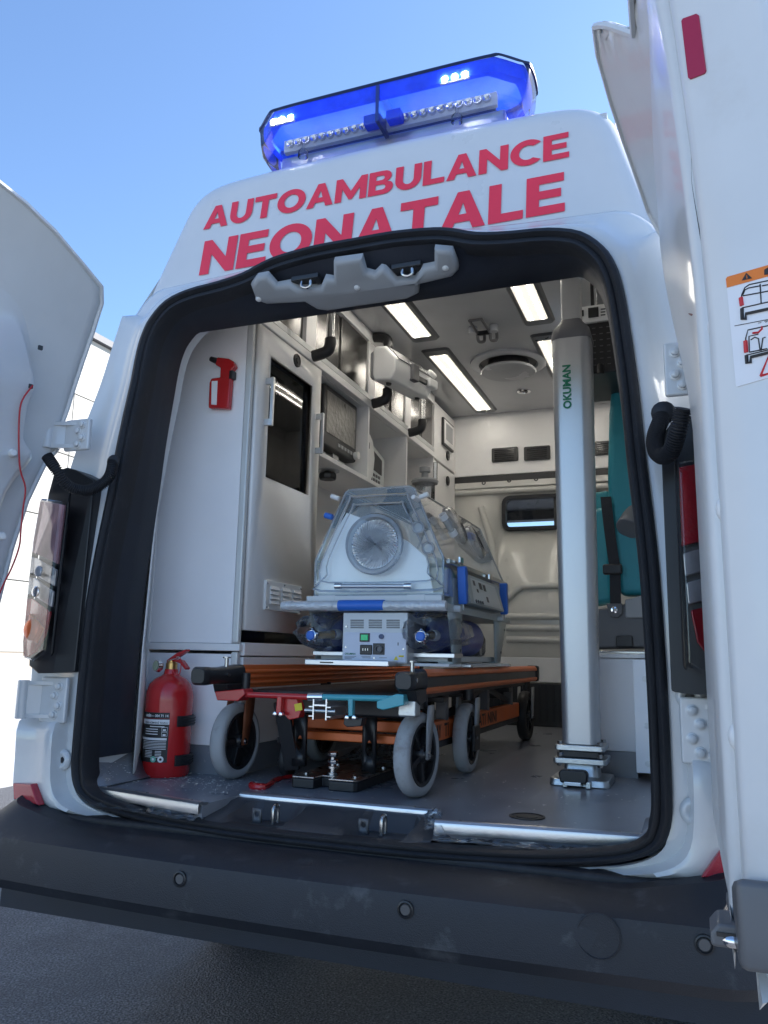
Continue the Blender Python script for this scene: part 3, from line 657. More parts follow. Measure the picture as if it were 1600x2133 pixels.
# corrugated cable hoses from door to body
def hose(name, pts, r=.015):
    P = crom(pts, 12); n = len(P) * 3; Q = []; rr = []
    for i in range(n):
        t = i / (n - 1) * (len(P) - 1); k = min(int(t), len(P) - 2); Q.append(P[k].lerp(P[k + 1], t - k)); rr.append(r * (1 + (.17 if i % 4 < 2 else -.10)))
    return MB().tube(Q, rr, 12).build(name, RUBBER, van, smooth=60)
hose('cable_hose', [onY(98, 950, -.16), onY(115, 975, -.15), onY(140, 1010, -.12), onY(175, 1022, -.08), onY(205, 1013, -.05), onY(228, 992, -.03), onY(236, 962, -.015)], .0145)
hose('cable_hose', [onY(1380, 868, -.02), onY(1366, 905, -.05), onY(1366, 935, -.08), onY(1380, 950, -.11), onY(1398, 940, -.14), onY(1412, 900, -.17), onY(1424, 850, -.19)], .0165)
MB().sphere(onY(1382, 860, -.012), .028, sc=(1, .6, 1)).build('hose_grommet', RUBBER, van); MB().sphere(onY(236, 962, -.012), .022, sc=(1, .6, 1)).build('hose_grommet', RUBBER, van)
# reflective tape and warning sticker on the edge of the right door, which faces backwards while it stands open
REFT = mat('red_tape', (.36, .012, .05), .3, var=.04)
def edge_pt(s_, z, e=0.):                  # s_ across the edge face, z height, e proud of it
    d1, d2 = .044, -.076; L = math.hypot(d1, d2); nx, ny = .076 / L, .044 / L
    return fR(.912 + d1 * s_ + nx * e, z, NI(z) - .005 + d2 * s_ + ny * e)
def edge_hit(px, py):
    v = np.array([.4, 1.6])
    for _ in range(30):
        f0 = proj(edge_pt(*v)) - (px, py); J = np.stack([(proj(edge_pt(v[0] + 1e-4, v[1])) - (px, py) - f0) / 1e-4, (proj(edge_pt(v[0], v[1] + 1e-4)) - (px, py) - f0) / 1e-4], 1)
        v = v - np.clip(np.linalg.solve(J, f0), -.3, .3)
    return v
def epoly(pts, e): return [edge_pt(*edge_hit(a, b), e) for a, b in pts]
def edecal(name, pts, m, par, e0, e1, bev=0):
    return MB().loft([epoly(pts, e0), epoly(pts, e1)], True, False, True).build(name, m, par, bev, smooth=0)
edecal('reflective_tape', [(1421, 45), (1424, 40), (1452, 30), (1457, 33), (1472, 148), (1469, 154), (1439, 166), (1435, 163)], REFT, dR, 0, .002)
C3 = lambda x, y: (1150 + x * .375, y * .375)    # pixels of an enlarged crop
sticker = edecal('warning_sticker', [C3(970, 1552), C3(978, 1540), C3(1290, 1450), C3(1370, 2050), C3(1030, 2150), C3(1024, 2140)], WHITEP, dR, .0, .0012)
edecal('orange_band', [C3(970, 1552), C3(978, 1540), C3(1290, 1450), C3(1298, 1512), C3(975, 1600)], ORANGEP, sticker, .0013, .0019)
MB().plate([C3(1060, 1562), C3(1118, 1549), C3(1085, 1519)], lambda a, b: edge_pt(*edge_hit(a, b), .0026), [[C3(1086, 1552), C3(1093, 1550), C3(1089, 1530), C3(1084, 1531)]]).build('warning_triangle', BLKP, sticker, smooth=0)
edecal('book_symbol', [C3(1185, 1530), C3(1185, 1502), C3(1205, 1490), C3(1225, 1500), C3(1225, 1525)], BLKP, sticker, .002, .0026)
def stroke(name, segs, m, w):
    mb = MB()
    for P in segs: mb.tube([edge_pt(*edge_hit(*C3(a, b)), .0016) for a, b in P], w, 4)
    return mb.build(name, m, sticker, smooth=0)
stroke('van_drawing', [[(1052, 1700), (1058, 1640), (1075, 1600), (1100, 1583), (1280, 1545)], [(1060, 1712), (1290, 1660)], [(1064, 1640), (1076, 1612), (1095, 1602), (1158, 1590)], [(1064, 1645), (1158, 1628)], [(1160, 1580), (1166, 1690)], [(1170, 1590), (1290, 1566)], [(1168, 1626), (1290, 1602)]], BLKP, .0007)
stroke('van_drawing', [[(1078, 1960), (1080, 1880), (1092, 1835), (1280, 1795)], [(1082, 1975), (1290, 1925)], [(1100, 1955), (1098, 1870), (1150, 1858)], [(1108, 1890), (1130, 1875), (1150, 1882), (1160, 1950)], [(1165, 1950), (1175, 1880), (1190, 1875)], [(1100, 1958), (1200, 1938)]], BLKP, .0007)
stroke('van_shadow', [[(1060, 1715), (1062, 1775), (1080, 1775), (1082, 1745), (1290, 1700)]], BLKP, .0022); stroke('van_shadow', [[(1085, 1975), (1088, 2018), (1108, 2015), (1110, 1985), (1290, 1940)]], BLKP, .0022)
stroke('red_lamp', [[(1054, 1655), (1060, 1700)]], REDP, .0026); stroke('red_lamp', [[(1080, 1895), (1084, 1960)]], REDP, .0026)
stroke('red_triangle', [[(1162, 2090), (1205, 1985), (1260, 2060), (1162, 2090)]], REDP, .0014)
stroke('red_arrow', [[(1118, 1852), (1150, 1848), (1170, 1828), (1168, 1815)]], REDP, .0012)
stroke('rule', [[(1018, 1812), (1290, 1760)]], BLKP, .0004)
put_text(MB(), '> 90\u00b0', lambda u, v: edge_pt(*edge_hit(*C3(1148 + u * 90, 1803 - v * 40 - u * 18)), .0016), 0, 1, 0, .0).build('sticker_text', BLKP, sticker, smooth=0)
for px, py in ((1487, 680), (1505, 1060), (1532, 1535)):
    p = onY(px, py, -.938); MB().sphere(p, .009, sc=(.8, .8, 1.5)).build('edge_buffer', WHITEPL, dR)
ww = [onY(px, py, -.935) for px, py in ((1438, 290), (1440, 330), (1441, 380), (1450, 440), (1462, 510), (1476, 575))]
MB().tube(crom(ww, 4), .0028, 6).build('black_cable', BLACK, dR)
# lower latch at the free edge of the right door
a = onY(1475, 1905, -.93); lb = Vector((a.x, -.93, a.z)); P0 = onY(1478, 1912, -.94); P1 = onY(1552, 1972, -.94)
lat = MB().prism([(P0.x, P1.z), (P1.x + .03, P1.z), (P1.x + .03, P0.z), (P0.x + .008, P0.z), (P0.x, P0.z - .01)], lambda u, v, w: Vector((u, w, v)), -.955, -.90).build('lower_latch', DGREY, dR, .004)
c = onY(1528, 1962, -.955); MB().sphere(c, .0085, sc=(1.25, .6, .75)).build('latch_bolt', CHROME, lat)
MB().box((P0.x + .006, -.957, P0.z - .012), (P1.x + .02, -.953, P0.z - .008)).build('slot', BLACK, lat)
# ================================================================== interior lining
FZ = .72; CZ = 2.65; BY = 2.96; CX = -.53; CY = .42
floor_poly = [(-.86, .06), (-.78, .055), (-.345, -.03), (-.335, .155), (.24, .155), (.265, .025), (.745, .085), (.80, .09), (.86, .3), (.9, 1.0), (.9, BY), (-.95, BY), (-.95, .3)]
fl = MB().prism(floor_poly, lambda u, v, w: Vector((u, v, w)), FZ - .04, FZ).build('floor_lining', FLOOR, van)
# aluminium edge strips, screwed down
def strip(a, b):
    a, b = Vector(a), Vector(b); d = (b - a).normalized(); nn = Vector((d.y, -d.x, 0))
    if nn.y > 0: nn = -nn
    prof = [(-.022, .001), (-.020, .004), (-.004, .005), (.002, .008), (.008, .007), (.014, .002), (.016, -.006), (.014, -.022), (.010, -.022), (.010, -.002), (-.022, -.001)]
    L = lambda p: [p + nn * u + Vector((0, 0, FZ + v)) for u, v in prof]
    o = MB().loft([L(a), L(b)], True, True, True).build('edge_strip', ALU, fl, smooth=25)
    for t in (.12, .5, .88):
        q = a.lerp(b, t) - nn * .012; MB().lathe([(.005, .004), (.004, .006), (0, .0062)], (q.x, q.y, FZ), (0, 0, 1), 10).build('screw', STEEL, o)
strip((-.78, .055, 0), (-.345, -.03, 0)); strip((-.337, .155, 0), (.238, .155, 0)); strip((.27, .026, 0), (.745, .086, 0))
# floor covering turned up at the two rear corners
def cove(sx):
    r = []
    for t in np.linspace(0, 1, 7):
        a = t * 1.3; r.append([Vector((sx * (.735 + .055 * math.sin(a)), y, FZ + .004 + .13 * (1 - math.cos(a)) ** .8 * (1 - .35 * k))) for k, y in ((0, .04), (.3, .12), (.7, .2), (1, .28))])
    MB().loft(r, False).build('floor_upturn', FLOOR, fl, solid=.004)
cove(-1); cove(1)
def film_strip(name, a, b, w, h, lab, seed):
    rng = random.Random(seed); a, b = Vector(a), Vector(b); d = (b - a).normalized(); nn = Vector((-d.y, d.x, 0)); g = 26; rows = []
    for i in range(g + 1):
        p = a.lerp(b, i / g); rows.append([p + nn * (w * (j / 5 - .5) + rng.uniform(-.004, .004)) + Vector((0, 0, h * rng.random() * math.sin(math.pi * (j + .5) / 6))) for j in range(6)])
    tag(MB().loft(rows, False).build(name, FILM, None, smooth=0), lab, 'film')
film_strip('film_scrap', (-.74, .00, .688), (-.34, -.045, .684), .045, .016, 'torn clear film along the sill beside the fire extinguisher', 3)
film_strip('film_scrap', (.235, .13, .712), (.275, .00, .70), .05, .03, 'crumpled clear film at the end of the middle aluminium strip', 8)
film_strip('film_scrap', (.28, -.02, .69), (.70, .03, .688), .04, .014, 'torn clear film along the sill beside the silver column', 5)
# white gussets between the reveal and the cabinet
MB().loft([[Vector((-.70, .21, 2.2)), Vector((-.715, .208, 2.05)), Vector((-.72, .208, 1.80)), Vector((-.738, .206, 1.43)), Vector((-.748, .206, 1.12)), Vector((-.75, .206, .74))], [Vector((-.80, CY + .004, 2.25)), Vector((-.84, CY + .004, 2.14)), Vector((-.875, CY + .004, 1.83)), Vector((-.90, CY + .004, 1.45)), Vector((-.908, CY + .004, 1.136)), Vector((-.87, CY + .004, .80))]], False).build('gusset', INNERW, van, solid=.004)
MB().box((-.66, .26, CZ), (.70, BY, CZ + .02)).build('ceiling_lining', CEIL, van)
MB().box((-.66, .29, 2.2), (.66, .30, 2.655)).build('header_back', INNERW, van)
MB().box((.80, .25, .70), (.83, BY, 2.3)).box((.70, .3, 2.3), (.72, BY, 2.66)).build('side_lining', INNERW, van)
MB().box((-.94, .3, .70), (-.925, BY, 1.55)).build('side_lining', INNERW, van)
def onP(px, py, p0, nn):
    r = Vector(ray(px, py)); c = Vector(CAM); return c + r * ((Vector(p0) - c).dot(nn) / r.dot(nn))
HN = Vector((0, .06, .14)).normalized()
LC = [(522, 594), (533, 624), (557, 633), (636, 629), (662, 644), (684, 647), (850, 622), (872, 611), (874, 592), (942, 576), (955, 563), (953, 550), (942, 522), (905, 519), (905, 554), (880, 559), (863, 583), (826, 585), (802, 561), (793, 559), (780, 572), (762, 567), (754, 537), (695, 545), (695, 583), (677, 580), (668, 600), (620, 602), (603, 591), (576, 596), (557, 574), (535, 578)]
HO = Vector((0, .06, 2.20))
q = [onP(a, b, HO, HN) for a, b in LC]
ex = Vector((1, 0, 0)); ey = HN.cross(ex)
q2 = [((v - HO).dot(ex), (v - HO).dot(ey)) for v in q]
qi = inset2(q2, .005); qj = inset2(q2, .013)
lcv = MB().loft([[HO + ex * a + ey * b + HN * .02 for a, b in q2], [HO + ex * a + ey * b + HN * .004 for a, b in q2], [HO + ex * a + ey * b - HN * .005 for a, b in qi], [HO + ex * a + ey * b - HN * .009 for a, b in qj]])
lcv.plate(qj, lambda a, b: HO + ex * a + ey * b - HN * .009)
lcover = lcv.build('latch_cover', GREYP, van, smooth=75)
for a, b in ((540, 619), (745, 595), (929, 554)): MB().lathe([(.010, -.003), (.009, .003), (.006, .005), (0, .006)], onP(a, b, HO, HN) - HN * .008, -HN, 14).build('screw_cap', WHITEPL, lcover)
for a, b in ((640, 585), (850, 560)):
    p = onP(a, b, HO + HN * .02, HN)
    lt = MB().box((p.x - .045, p.y - .02, p.z - .004), (p.x + .045, p.y + .02, p.z + .012)).build('striker_plate', BLACK, lcover, .003)
    MB().tube(crom([p + Vector((-.012, -.01, 0)), p + Vector((-.012, -.012, -.02)), p + Vector((.004, -.012, -.028)), p + Vector((.016, -.01, -.02)), p + Vector((.016, -.01, 0))], 4), .005, 8).build('striker', STEEL, lt)
    MB().lathe([(.010, -.002), (.010, .004), (.005, .006), (0, .006)], p + Vector((.035, 0, -.004)), -HN, 12).build('bolt', BLACK, lt)
# bulkhead: upper laminate panel, pressed steel below, lower kick panel, rubber mat
bk = MB().prism([(-.55, 2.248), (.79, 2.248), (.70, CZ + .01), (-.55, CZ + .01)], lambda u, v, w: Vector((u, w, v)), BY, BY + .03).build('bulkhead_upper', INNERW, van, .003)
for px0, py0, px1, py1 in ((1025, 935, 1080, 960), (1092, 932, 1147, 957), (1238, 921, 1292, 946)):
    a, b = onY(px0, py0, BY), onY(px1, py1, BY)
    w, h = b.x - a.x, a.z - b.z
    v = MB().prism(rrect(w, h, .008, 3, (a.x + b.x) / 2, (a.z + b.z) / 2), lambda u, vv, ww: Vector((u, ww, vv)), BY + .001, BY - .014).build('air_vent', BLACK, bk, .003)
    for i in range(6): MB().box((a.x + .02, BY - .02, b.z + h * (i + .6) / 7), (b.x - .02, BY - .012, b.z + h * (i + .6) / 7 + .004)).build('louvre', GLOSSB, v)
wx0, wz1, wx1, wz0 = onY(1052, 1040, BY).x, onY(1052, 1040, BY).z, onY(1052, 1040, BY).x + .62, onY(1145, 1094, BY).z
wcx, wcz = (wx0 + wx1) / 2, (wz0 + wz1) / 2; WW, WH = wx1 - wx0, wz1 - wz0
hole = rrect(WW, WH, .035, 5, wcx, wcz)
MB().plate([(-.55, .70), (.95, .70), (.95, 1.5), (.80, 2.25), (-.55, 2.25)], lambda u, v: Vector((u, BY + .03, v)), [hole]).build('bulkhead_steel', CREAM, van, solid=.004)
wf = MB().loft([[Vector((u, BY + .02, v)) for u, v in rrect(WW + .05, WH + .05, .05, 5, wcx, wcz)], [Vector((u, BY + .005, v)) for u, v in rrect(WW + .045, WH + .045, .05, 5, wcx, wcz)], [Vector((u, BY + .005, v)) for u, v in rrect(WW, WH, .035, 5, wcx, wcz)], [Vector((u, BY + .06, v)) for u, v in rrect(WW, WH, .035, 5, wcx, wcz)]]).build('bulkhead_window', RUBBER, van, smooth=40)
MB().box((wx0, BY + .03, wz0), (wx1, BY + .034, wz1)).build('pane', GLASS, wf)
MB().box((wcx - .012, BY + .022, wz0), (wcx + .012, BY + .042, wz1)).build('mullion', BLACK, wf)
# pressings in the steel
def bead(pts, w=.03):
    MB().tube([Vector((x, BY + .022, z)) for x, z in pts], w, 8).build('pressed_rib', CREAM, van, smooth=80)
bead([(-.53, 2.15), (.79, 2.14)], .022)
bead([(p.x, p.z) for p in crom([(-.36, 0, 2.05), (-.30, 0, 1.85), (-.27, 0, 1.65), (-.28, 0, 1.52), (-.33, 0, 1.42), (-.45, 0, 1.38), (-.52, 0, 1.37)], 5)], .022)
bead([(p.x, p.z) for p in crom([(-.50, 0, 1.35), (-.30, 0, 1.38), (-.20, 0, 1.46), (-.12, 0, 1.53), (.0, 0, 1.545), (.8, 0, 1.545)], 5)], .02)
for z in (1.36, 1.29, 1.22): bead([(-.2, z), (.85, z)], .02)
MB().box((-.56, BY - .02, .97), (.95, BY + .016, 1.115)).build('kick_panel', INNERW, van, .003)
mat_ = MB().box((-.56, BY - .05, FZ), (.95, BY + .012, .965)); mat_.build('ribbed_mat', BLACK, van, .004)
for i in range(34): MB().box((-.52 + i * .04, BY - .056, FZ + .03), (-.505 + i * .04, BY - .048, .955)).build('mat_rib', RUBBER, van)
for px, py in ((1008, 1006), (1061, 1001), (1117, 998)):
    p = onY(px, py, BY + .0); MB().lathe([(.014, 0), (.014, -.004), (.009, -.005), (0, -.002)], (p.x, BY - .0, p.z), (0, 1, 0), 14).build('fixing_hole', BLACK, van)
MB().box((-.54, BY + .004, 2.205), (.79, BY + .012, 2.246)).build('shadow_gap', BLACK, van)
MB().box((-.54, BY - .004, 2.165), (.80, BY + .02, 2.205)).build('fixing_rail', CREAM, van, .004)

# ================================================================== wall cabinets along the left side
cab = thing('wall_cabinet', 'white built-in medical cabinet wall with shelves and smoked sliding doors', 'cabinet', (-.73, 1.6, FZ))
EDGE = mat('edge_profile', (.62, .63, .62), .3, .2, var=.03)
MB().prism([(-.925, 1.14), (CX - .03, 1.14), (CX - .03, CZ), (-.66, CZ), (-.79, 2.32), (-.815, 2.15), (-.87, 1.9), (-.925, 1.6)], lambda u, v, w: Vector((u, w, v)), CY, CY + .02).build('end_panel', PANEL, cab, .002)
MB().box((-.935, CY + .004, FZ + .09), (CX - .03, CY + .02, 1.105)).build('lower_end_panel', PANEL, cab, .002)
MB().box((-.935, CY - .006, 1.115), (CX + .004, CY + .02, 1.139)).build('ledge', INNERW, cab, .003)
MB().box((-.90, CY - .004, .80), (-.885, CY + .01, 2.0)).build('corner_bead', INNERW, cab, .004)
MB().box((-.935, CY + .008, FZ), (CX + .0, CY + .03, FZ + .09)).build('skirting', FLOOR, cab)
MB().box((CX - .029, CY - .004, FZ + .09), (CX - .003, CY + .018, 1.113)).box((CX - .029, CY - .004, 1.141), (CX - .003, CY + .018, CZ)).build('corner_profile', EDGE, cab, .006)
# tall glazed door (opening for the pane) : four rails
Y0, Y1 = CY + .02, .945; GY0, GY1, GZ0, GZ1 = .522, .862, 1.722, 2.17
DX = .018
td = MB().plate([(Y0, 1.185), (Y1, 1.185), (Y1, 2.262), (Y0, 2.262)], lambda u, v: Vector((CX, u, v)), [[(GY0, GZ0), (GY1, GZ0), (GY1, GZ1), (GY0, GZ1)]]).build('glazed_door', INNERW, cab, solid=.02)
MB().loft([[Vector((CX + .011, u, v)) for u, v in ((GY0, GZ0), (GY1, GZ0), (GY1, GZ1), (GY0, GZ1))], [Vector((CX - .02, u, v)) for u, v in ((GY0, GZ0), (GY1, GZ0), (GY1, GZ1), (GY0, GZ1))], [Vector((CX - .02, u, v)) for u, v in ((GY0 + .006, GZ0 + .006), (GY1 - .006, GZ0 + .006), (GY1 - .006, GZ1 - .006), (GY0 + .006, GZ1 - .006))]]).build('glazing_frame', WHITEPL, td)
MB().box((CX - .014, GY0, GZ0), (CX - .010, GY1, GZ1)).build('pane', SMOKE, td)
def pull(y, z0, z1, par):
    o = MB().box((CX + .03, y - .007, z0), (CX + .042, y + .007, z1)).build('pull_handle', ALU, par, .003)
    for z in (z0 + .002, z1 - .026): MB().box((CX + .008, y - .007, z), (CX + .031, y + .007, z + .024)).build('handle_post', ALU, o, .002)
pull(.50, 1.90, 2.08, td); pull(.915, 1.90, 2.07, td)
def lock(y, z, par, r=.026):
    o = MB().lathe([(r, 0), (r, .006), (r * .8, .008), (r * .72, .005), (r * .5, .005), (r * .42, .009), (0, .009)], (CX + .010, y, z), (1, 0, 0), 24).build('ring_lock', BLACK, par); return o
lock(.72, 2.225, td)
MB().box((CX - .010, Y0, 1.145), (CX - .006, Y1, 1.183)).build('glass_strip', SMOKE, cab)
MB().box((CX - .012, Y0, 1.10), (CX + .009, 2.5, 1.143)).build('lower_rail', INNERW, cab, .003)
for a, b in ((Y0, .93), (.935, 1.45), (1.455, 1.97), (1.975, 2.5), (2.505, BY - .06)): MB().box((CX - .016, a, FZ + .09), (CX + .006, b, 1.096)).build('lower_door', INNERW, cab, .002)
MB().box((CX - .03, Y0, FZ), (CX - .004, BY - .05, FZ + .09)).build('skirting', FLOOR, cab)
# carcass
MB().box((-.79, .935, 1.0), (CX + .004, .955, 2.27)).build('side_panel', INNERW, cab)
for y in (1.478, 2.02, 2.50): MB().box((-.79, y - .009, 1.92 if y < 2 else 1.0), (CX + .008, y + .009, 2.27)).build('divider', INNERW, cab, .002)
MB().box((-.79, .956, 1.905), (CX + .010, 2.012, 1.925)).build('shelf', INNERW, cab, .002)
MB().box((-.80, .956, 1.0), (-.785, 2.5, 2.27)).build('back_panel', INNERW, cab)
MB().box((-.79, .956, 1.12), (CX + .006, 2.5, 1.14)).build('worktop', INNERW, cab, .003)
MB().box((-.79, Y0 + .002, 2.268), (CX - .02, 2.5, 2.288)).build('niche_ceiling', INNERW, cab)
MB().box((CX - .018, Y0, 2.268), (CX + .014, 2.50, 2.30)).build('rail', INNERW, cab, .003)
MB().box((CX - .018, Y0, 2.304), (CX + .010, 2.50, 2.33)).build('door_track', EDGE, cab, .003)
MB().box((CX - .018, Y0, 2.595), (CX + .010, 2.50, CZ - .002)).build('top_rail', INNERW, cab, .003)
SLID = mat('smoked_steel', (.15, .145, .14), .22, .85, var=.12)
for a, b, x in ((Y0, .80, CX - .012), (.90, 1.16, CX - .012), (1.16, 1.46, CX - .005), (1.56, 1.80, CX - .012), (1.80, 1.99, CX - .005), (2.09, 2.30, CX - .012), (2.30, 2.49, CX - .005)):
    MB().box((x - .003, a, 2.333), (x + .003, b, 2.592)).build('sliding_door', SLID, cab, .002)
for y in (.85, 1.51, 2.04):
    po = MB().box((CX - .016, y - .045, 2.332), (CX + .005, y + .045, 2.594)).build('post', INNERW, cab, .002); 
    MB().lathe([(.018, 0), (.018, .004), (0, .004)], (CX + .005, y - .0, 2.52), (1, 0, 0), 18).build('finger_lock', BLACK, po)
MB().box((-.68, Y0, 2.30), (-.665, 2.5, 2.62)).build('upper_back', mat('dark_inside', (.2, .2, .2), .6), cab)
# end locker with two flush doors
MB().box((-.68, 2.512, 2.272), (CX + .006, BY - .004, 2.62)).build('locker_door', INNERW, cab, .003)
MB().box((-.79, 2.512, 1.15), (CX + .006, BY - .004, 2.258)).build('locker_door', INNERW, cab, .003)
for z in (2.345, 2.185): lock(2.775, z, cab, .03)
# control panel on the locker
a, b, c, d_ = onX(924, 868, CX + .02), onX(945, 888, CX + .02), onX(943, 940, CX + .02), onX(922, 925, CX + .02)
cp = MB().box((CX + .007, a.y, (c.z + d_.z) / 2), (CX + .022, b.y, (a.z + b.z) / 2)).build('control_panel', BLACK, cab, .004)
MB().box((CX + .022, a.y + .012, (c.z + d_.z) / 2 + .012), (CX + .025, b.y - .012, (a.z + b.z) / 2 - .012)).build('panel_face', INNERW, cp, .002)
MB().box((CX + .025, a.y + .04, (c.z + d_.z) / 2 + .04), (CX + .0265, b.y - .04, (a.z + b.z) / 2 - .03)).build('screen', GREYP, cp, .002)
# louvred grille in the tall cabinet
g = MB().box((CX + .009, .547, 1.258), (CX + .020, .818, 1.36)).build('vent_grille', WHITEPL, cab, .002)
for gy in (.575, .66, .745):
    for k in range(4):
        z = 1.28 + k * .0165
        MB().loft([[Vector((CX + .020, gy + t, z + .014)) for t in (0, .06)] + [Vector((CX + .020, gy + t, z)) for t in (.06, 0)], [Vector((CX + .021, gy + t, z + .014)) for t in (0, .06)] + [Vector((CX + .028, gy + t, z + .001)) for t in (.06, 0)]], True, False, True).build('louvre', WHITEPL, g)
for yy, zz in ((.555, 1.35), (.68, 1.352), (.81, 1.35), (.555, 1.267), (.68, 1.265), (.81, 1.267)): MB().lathe([(.004, 0), (.003, .002), (0, .002)], (CX + .020, yy, zz), (1, 0, 0), 8).build('screw', STEEL, g)
# oxygen cylinders behind the smoked pane
for k, (y, h, lab) in enumerate(((.62, 2.0, 'dark blue oxygen cylinder behind the smoked pane, beside the pull handle'), (.78, 1.93, 'shorter dark blue oxygen cylinder behind the smoked pane'))):
    t = thing('oxygen_cylinder', lab, 'gas cylinder', (-.635, y, 1.2))
    MB().lathe([(0, 1.2), (.075, 1.2), (.078, 1.22), (.078, h - .06), (.06, h - .02), (.03, h), (.022, h + .02), (0, h + .02)], (-.635, y, 0), (0, 0, 1), 28).build('tank', mat('dull_blue', (.10, .17, .40), .35), t)
    MB().lathe([(.016, h + .02), (.016, h + .06), (.03, h + .07), (.03, h + .09), (0, h + .09)], (-.635, y, 0), (0, 0, 1), 16).build('valve', CHROME, t)
MB().box((-.93, .47, 1.17), (CX - .03, .93, 1.198)).build('cabinet_floor', INNERW, cab)

# ================================================================== things on and in the cabinets
def chamfer_box(mb, p0, p1, M=None): return mb.box(p0, p1, M)
# monitor
mo = thing('monitor', 'black framed patient monitor standing on the white shelf', 'monitor', (-.60, 1.2, 1.925))
a, b, c, d_ = onX(677, 797, -.56), onX(745, 847, -.56), onX(743, 968, -.56), onX(679, 930, -.56)
my0, my1, mz0, mz1 = a.y, b.y, (c.z + d_.z) / 2, (a.z + b.z) / 2
MB().box((-.62, my0, mz0 + .005), (-.56, my1, mz1)).build('housing', BLACK, mo, .01)
MB().box((-.5605, my0 + .025, mz0 + .065), (-.5575, my1 - .025, mz1 - .025)).build('screen', mat('screen_film', (.22, .21, .19), .3, bump=.5, bscale=40, var=.2), mo, .003)
for i in range(5): MB().box((-.561, my0 + .15 + i * .034, mz0 + .03), (-.557, my0 + .174 + i * .034, mz0 + .046)).build('button', GREYP, mo, .002)
MB().box((-.63, my0 - .02, mz0 + .0), (-.62, my1 + .01, mz1 - .02)).build('back_shell', LGREY, mo, .004)
MB().lathe([(.018, 0), (.018, .02), (0, .02)], (-.56, my1 - .02, mz0 + .035), (1, 0, 0), 16).build('knob', WHITEPL, mo)
MB().box((-.66, my0 + .02, 1.926), (-.55, my1 - .03, 1.938)).build('base_plate', STEEL, mo, .003)
MB().bar((-.6, (my0 + my1) / 2, 1.93), (-.6, (my0 + my1) / 2, mz0 + .02), .06, .04).build('neck', STEEL, mo, .004)
# defibrillator / suction device in the next niche
de = thing('suction_unit', 'rounded white and grey suction unit in the niche beside the monitor', 'medical device', (-.62, 1.72, 1.925))
MB().prism([(1.52, 1.927), (1.60, 1.927), (1.64, 1.98), (1.655, 2.06), (1.63, 2.14), (1.585, 2.17), (1.53, 2.165), (1.51, 2.10), (1.51, 1.97)], lambda u, v, w: Vector((w, u, v)), -.72, -.555).build('housing', WHITEPL, de, .015)
MB().prism([(1.66, 1.93), (1.90, 1.93), (1.90, 2.12), (1.68, 2.17)], lambda u, v, w: Vector((w, u, v)), -.78, -.60).build('device_face', LGREY, de, .012)
MB().prism([(1.70, 2.03), (1.85, 2.02), (1.85, 2.10), (1.71, 2.13)], lambda u, v, w: Vector((w, u, v)), -.601, -.597).build('screen', BLACK, de, .003)
for i in range(4):
    for j in range(3): MB().box((-.60, 1.70 + i * .035, 1.945 + j * .025), (-.596, 1.722 + i * .035, 1.96 + j * .025)).build('key', DGREY, de, .002)
MB().box((-.556, 1.53, 2.09), (-.552, 1.57, 2.12)).build('badge', DGREY, de, .002)
# knob under the shelf
kb = thing('clamp_knob', 'black star knob hanging under the white cabinet shelf', 'knob', (-.60, 1.08, 1.86))
kp = onX(683, 990, -.60)
MB().lathe([(.05, 1.904 - kp.z), (.05, 1.899 - kp.z), (0, 1.899 - kp.z)], kp, (0, 0, 1), 24).build('washer', clear('clear_washer', haze=.2), kb)
MB().cyl(kp + Vector((0, 0, -.01)), (kp.x, kp.y, 1.9), .014).build('stem', BLACK, kb)
MB().lathe([(0, -.02), (.036, -.02), (.04, -.012), (.04, .004), (.03, .012), (0, .014)], kp, (0, 0, 1), 8).build('grip', BLACK, kb, .003)
# grab handles on the posts
for k, (yy, lab) in enumerate(((.86, 'grab handle on the cabinet post beside the tall glazed door'), (1.51, 'grab handle that carries the infusion pump'), (2.04, 'grab handle on the cabinet post nearest the bulkhead locker'))):
    t = thing('grab_handle', 'steel and black ' + lab, 'handle', (CX, yy, 2.4), 'grab handles along the upper cabinets')
    zt, zb = 2.61, 2.315; X = -.445
    MB().cyl((X, yy, zb + .03), (X, yy, zt - .03), .016, seg=16).build('tube', STEEL, t)
    for z, s in ((zb, 1), (zt, -1)):
        e = crom([(CX + .012, yy, z - s * .02), (CX + .03, yy, z - s * .018), (X - .012, yy, z - s * .006), (X, yy, z + s * .02), (X, yy, z + s * .045)], 4)
        MB().tube(e, .024, 14).build('elbow', BLACK, t, .003)
# infusion pump on the middle handle
ip = thing('infusion_pump', 'white syringe pump with keypad clamped to a grab handle', 'syringe pump', (-.36, 1.6, 2.45))
A0 = onX(806, 737, -.40); 
pd = Vector((.22, .97, 0)).normalized(); pn = Vector((.97, -.22, 0)).normalized()
M = Matrix(((pd.x, pn.x, 0, -.445), (pd.y, pn.y, 0, 1.31), (0, 0, 1, 2.335), (0, 0, 0, 1)))
fp = lambda y, z, w: M @ Vector((w, y, z))
MB().prism([(0, .03), (.01, 0), (.10, -.012), (.125, .03), (.125, .09), (.07, .155), (.02, .165), (0, .15)], fp, 0, .33).build('housing', WHITEPL, ip, .012)
MB().prism([(-.02, .02), (.002, .01), (.002, .15), (-.02, .14)], fp, .01, .36).build('back_shell', GREYP, ip, .008)
MB().prism([(.0915, .132), (.073, .156), (.070, .154), (.089, .130)], fp, .02, .30).build('dark_panel', BLACK, ip)
MB().prism([(.127, .092), (.094, .134), (.0915, .132), (.1245, .09)], fp, .03, .35).build('keypad_panel', DGREY, ip)
for i in range(7): MB().prism([(.121, .102), (.112, .113), (.1105, .112), (.1195, .101)], fp, .14 + i * .022, .155 + i * .022).build('key', WHITEPL, ip)
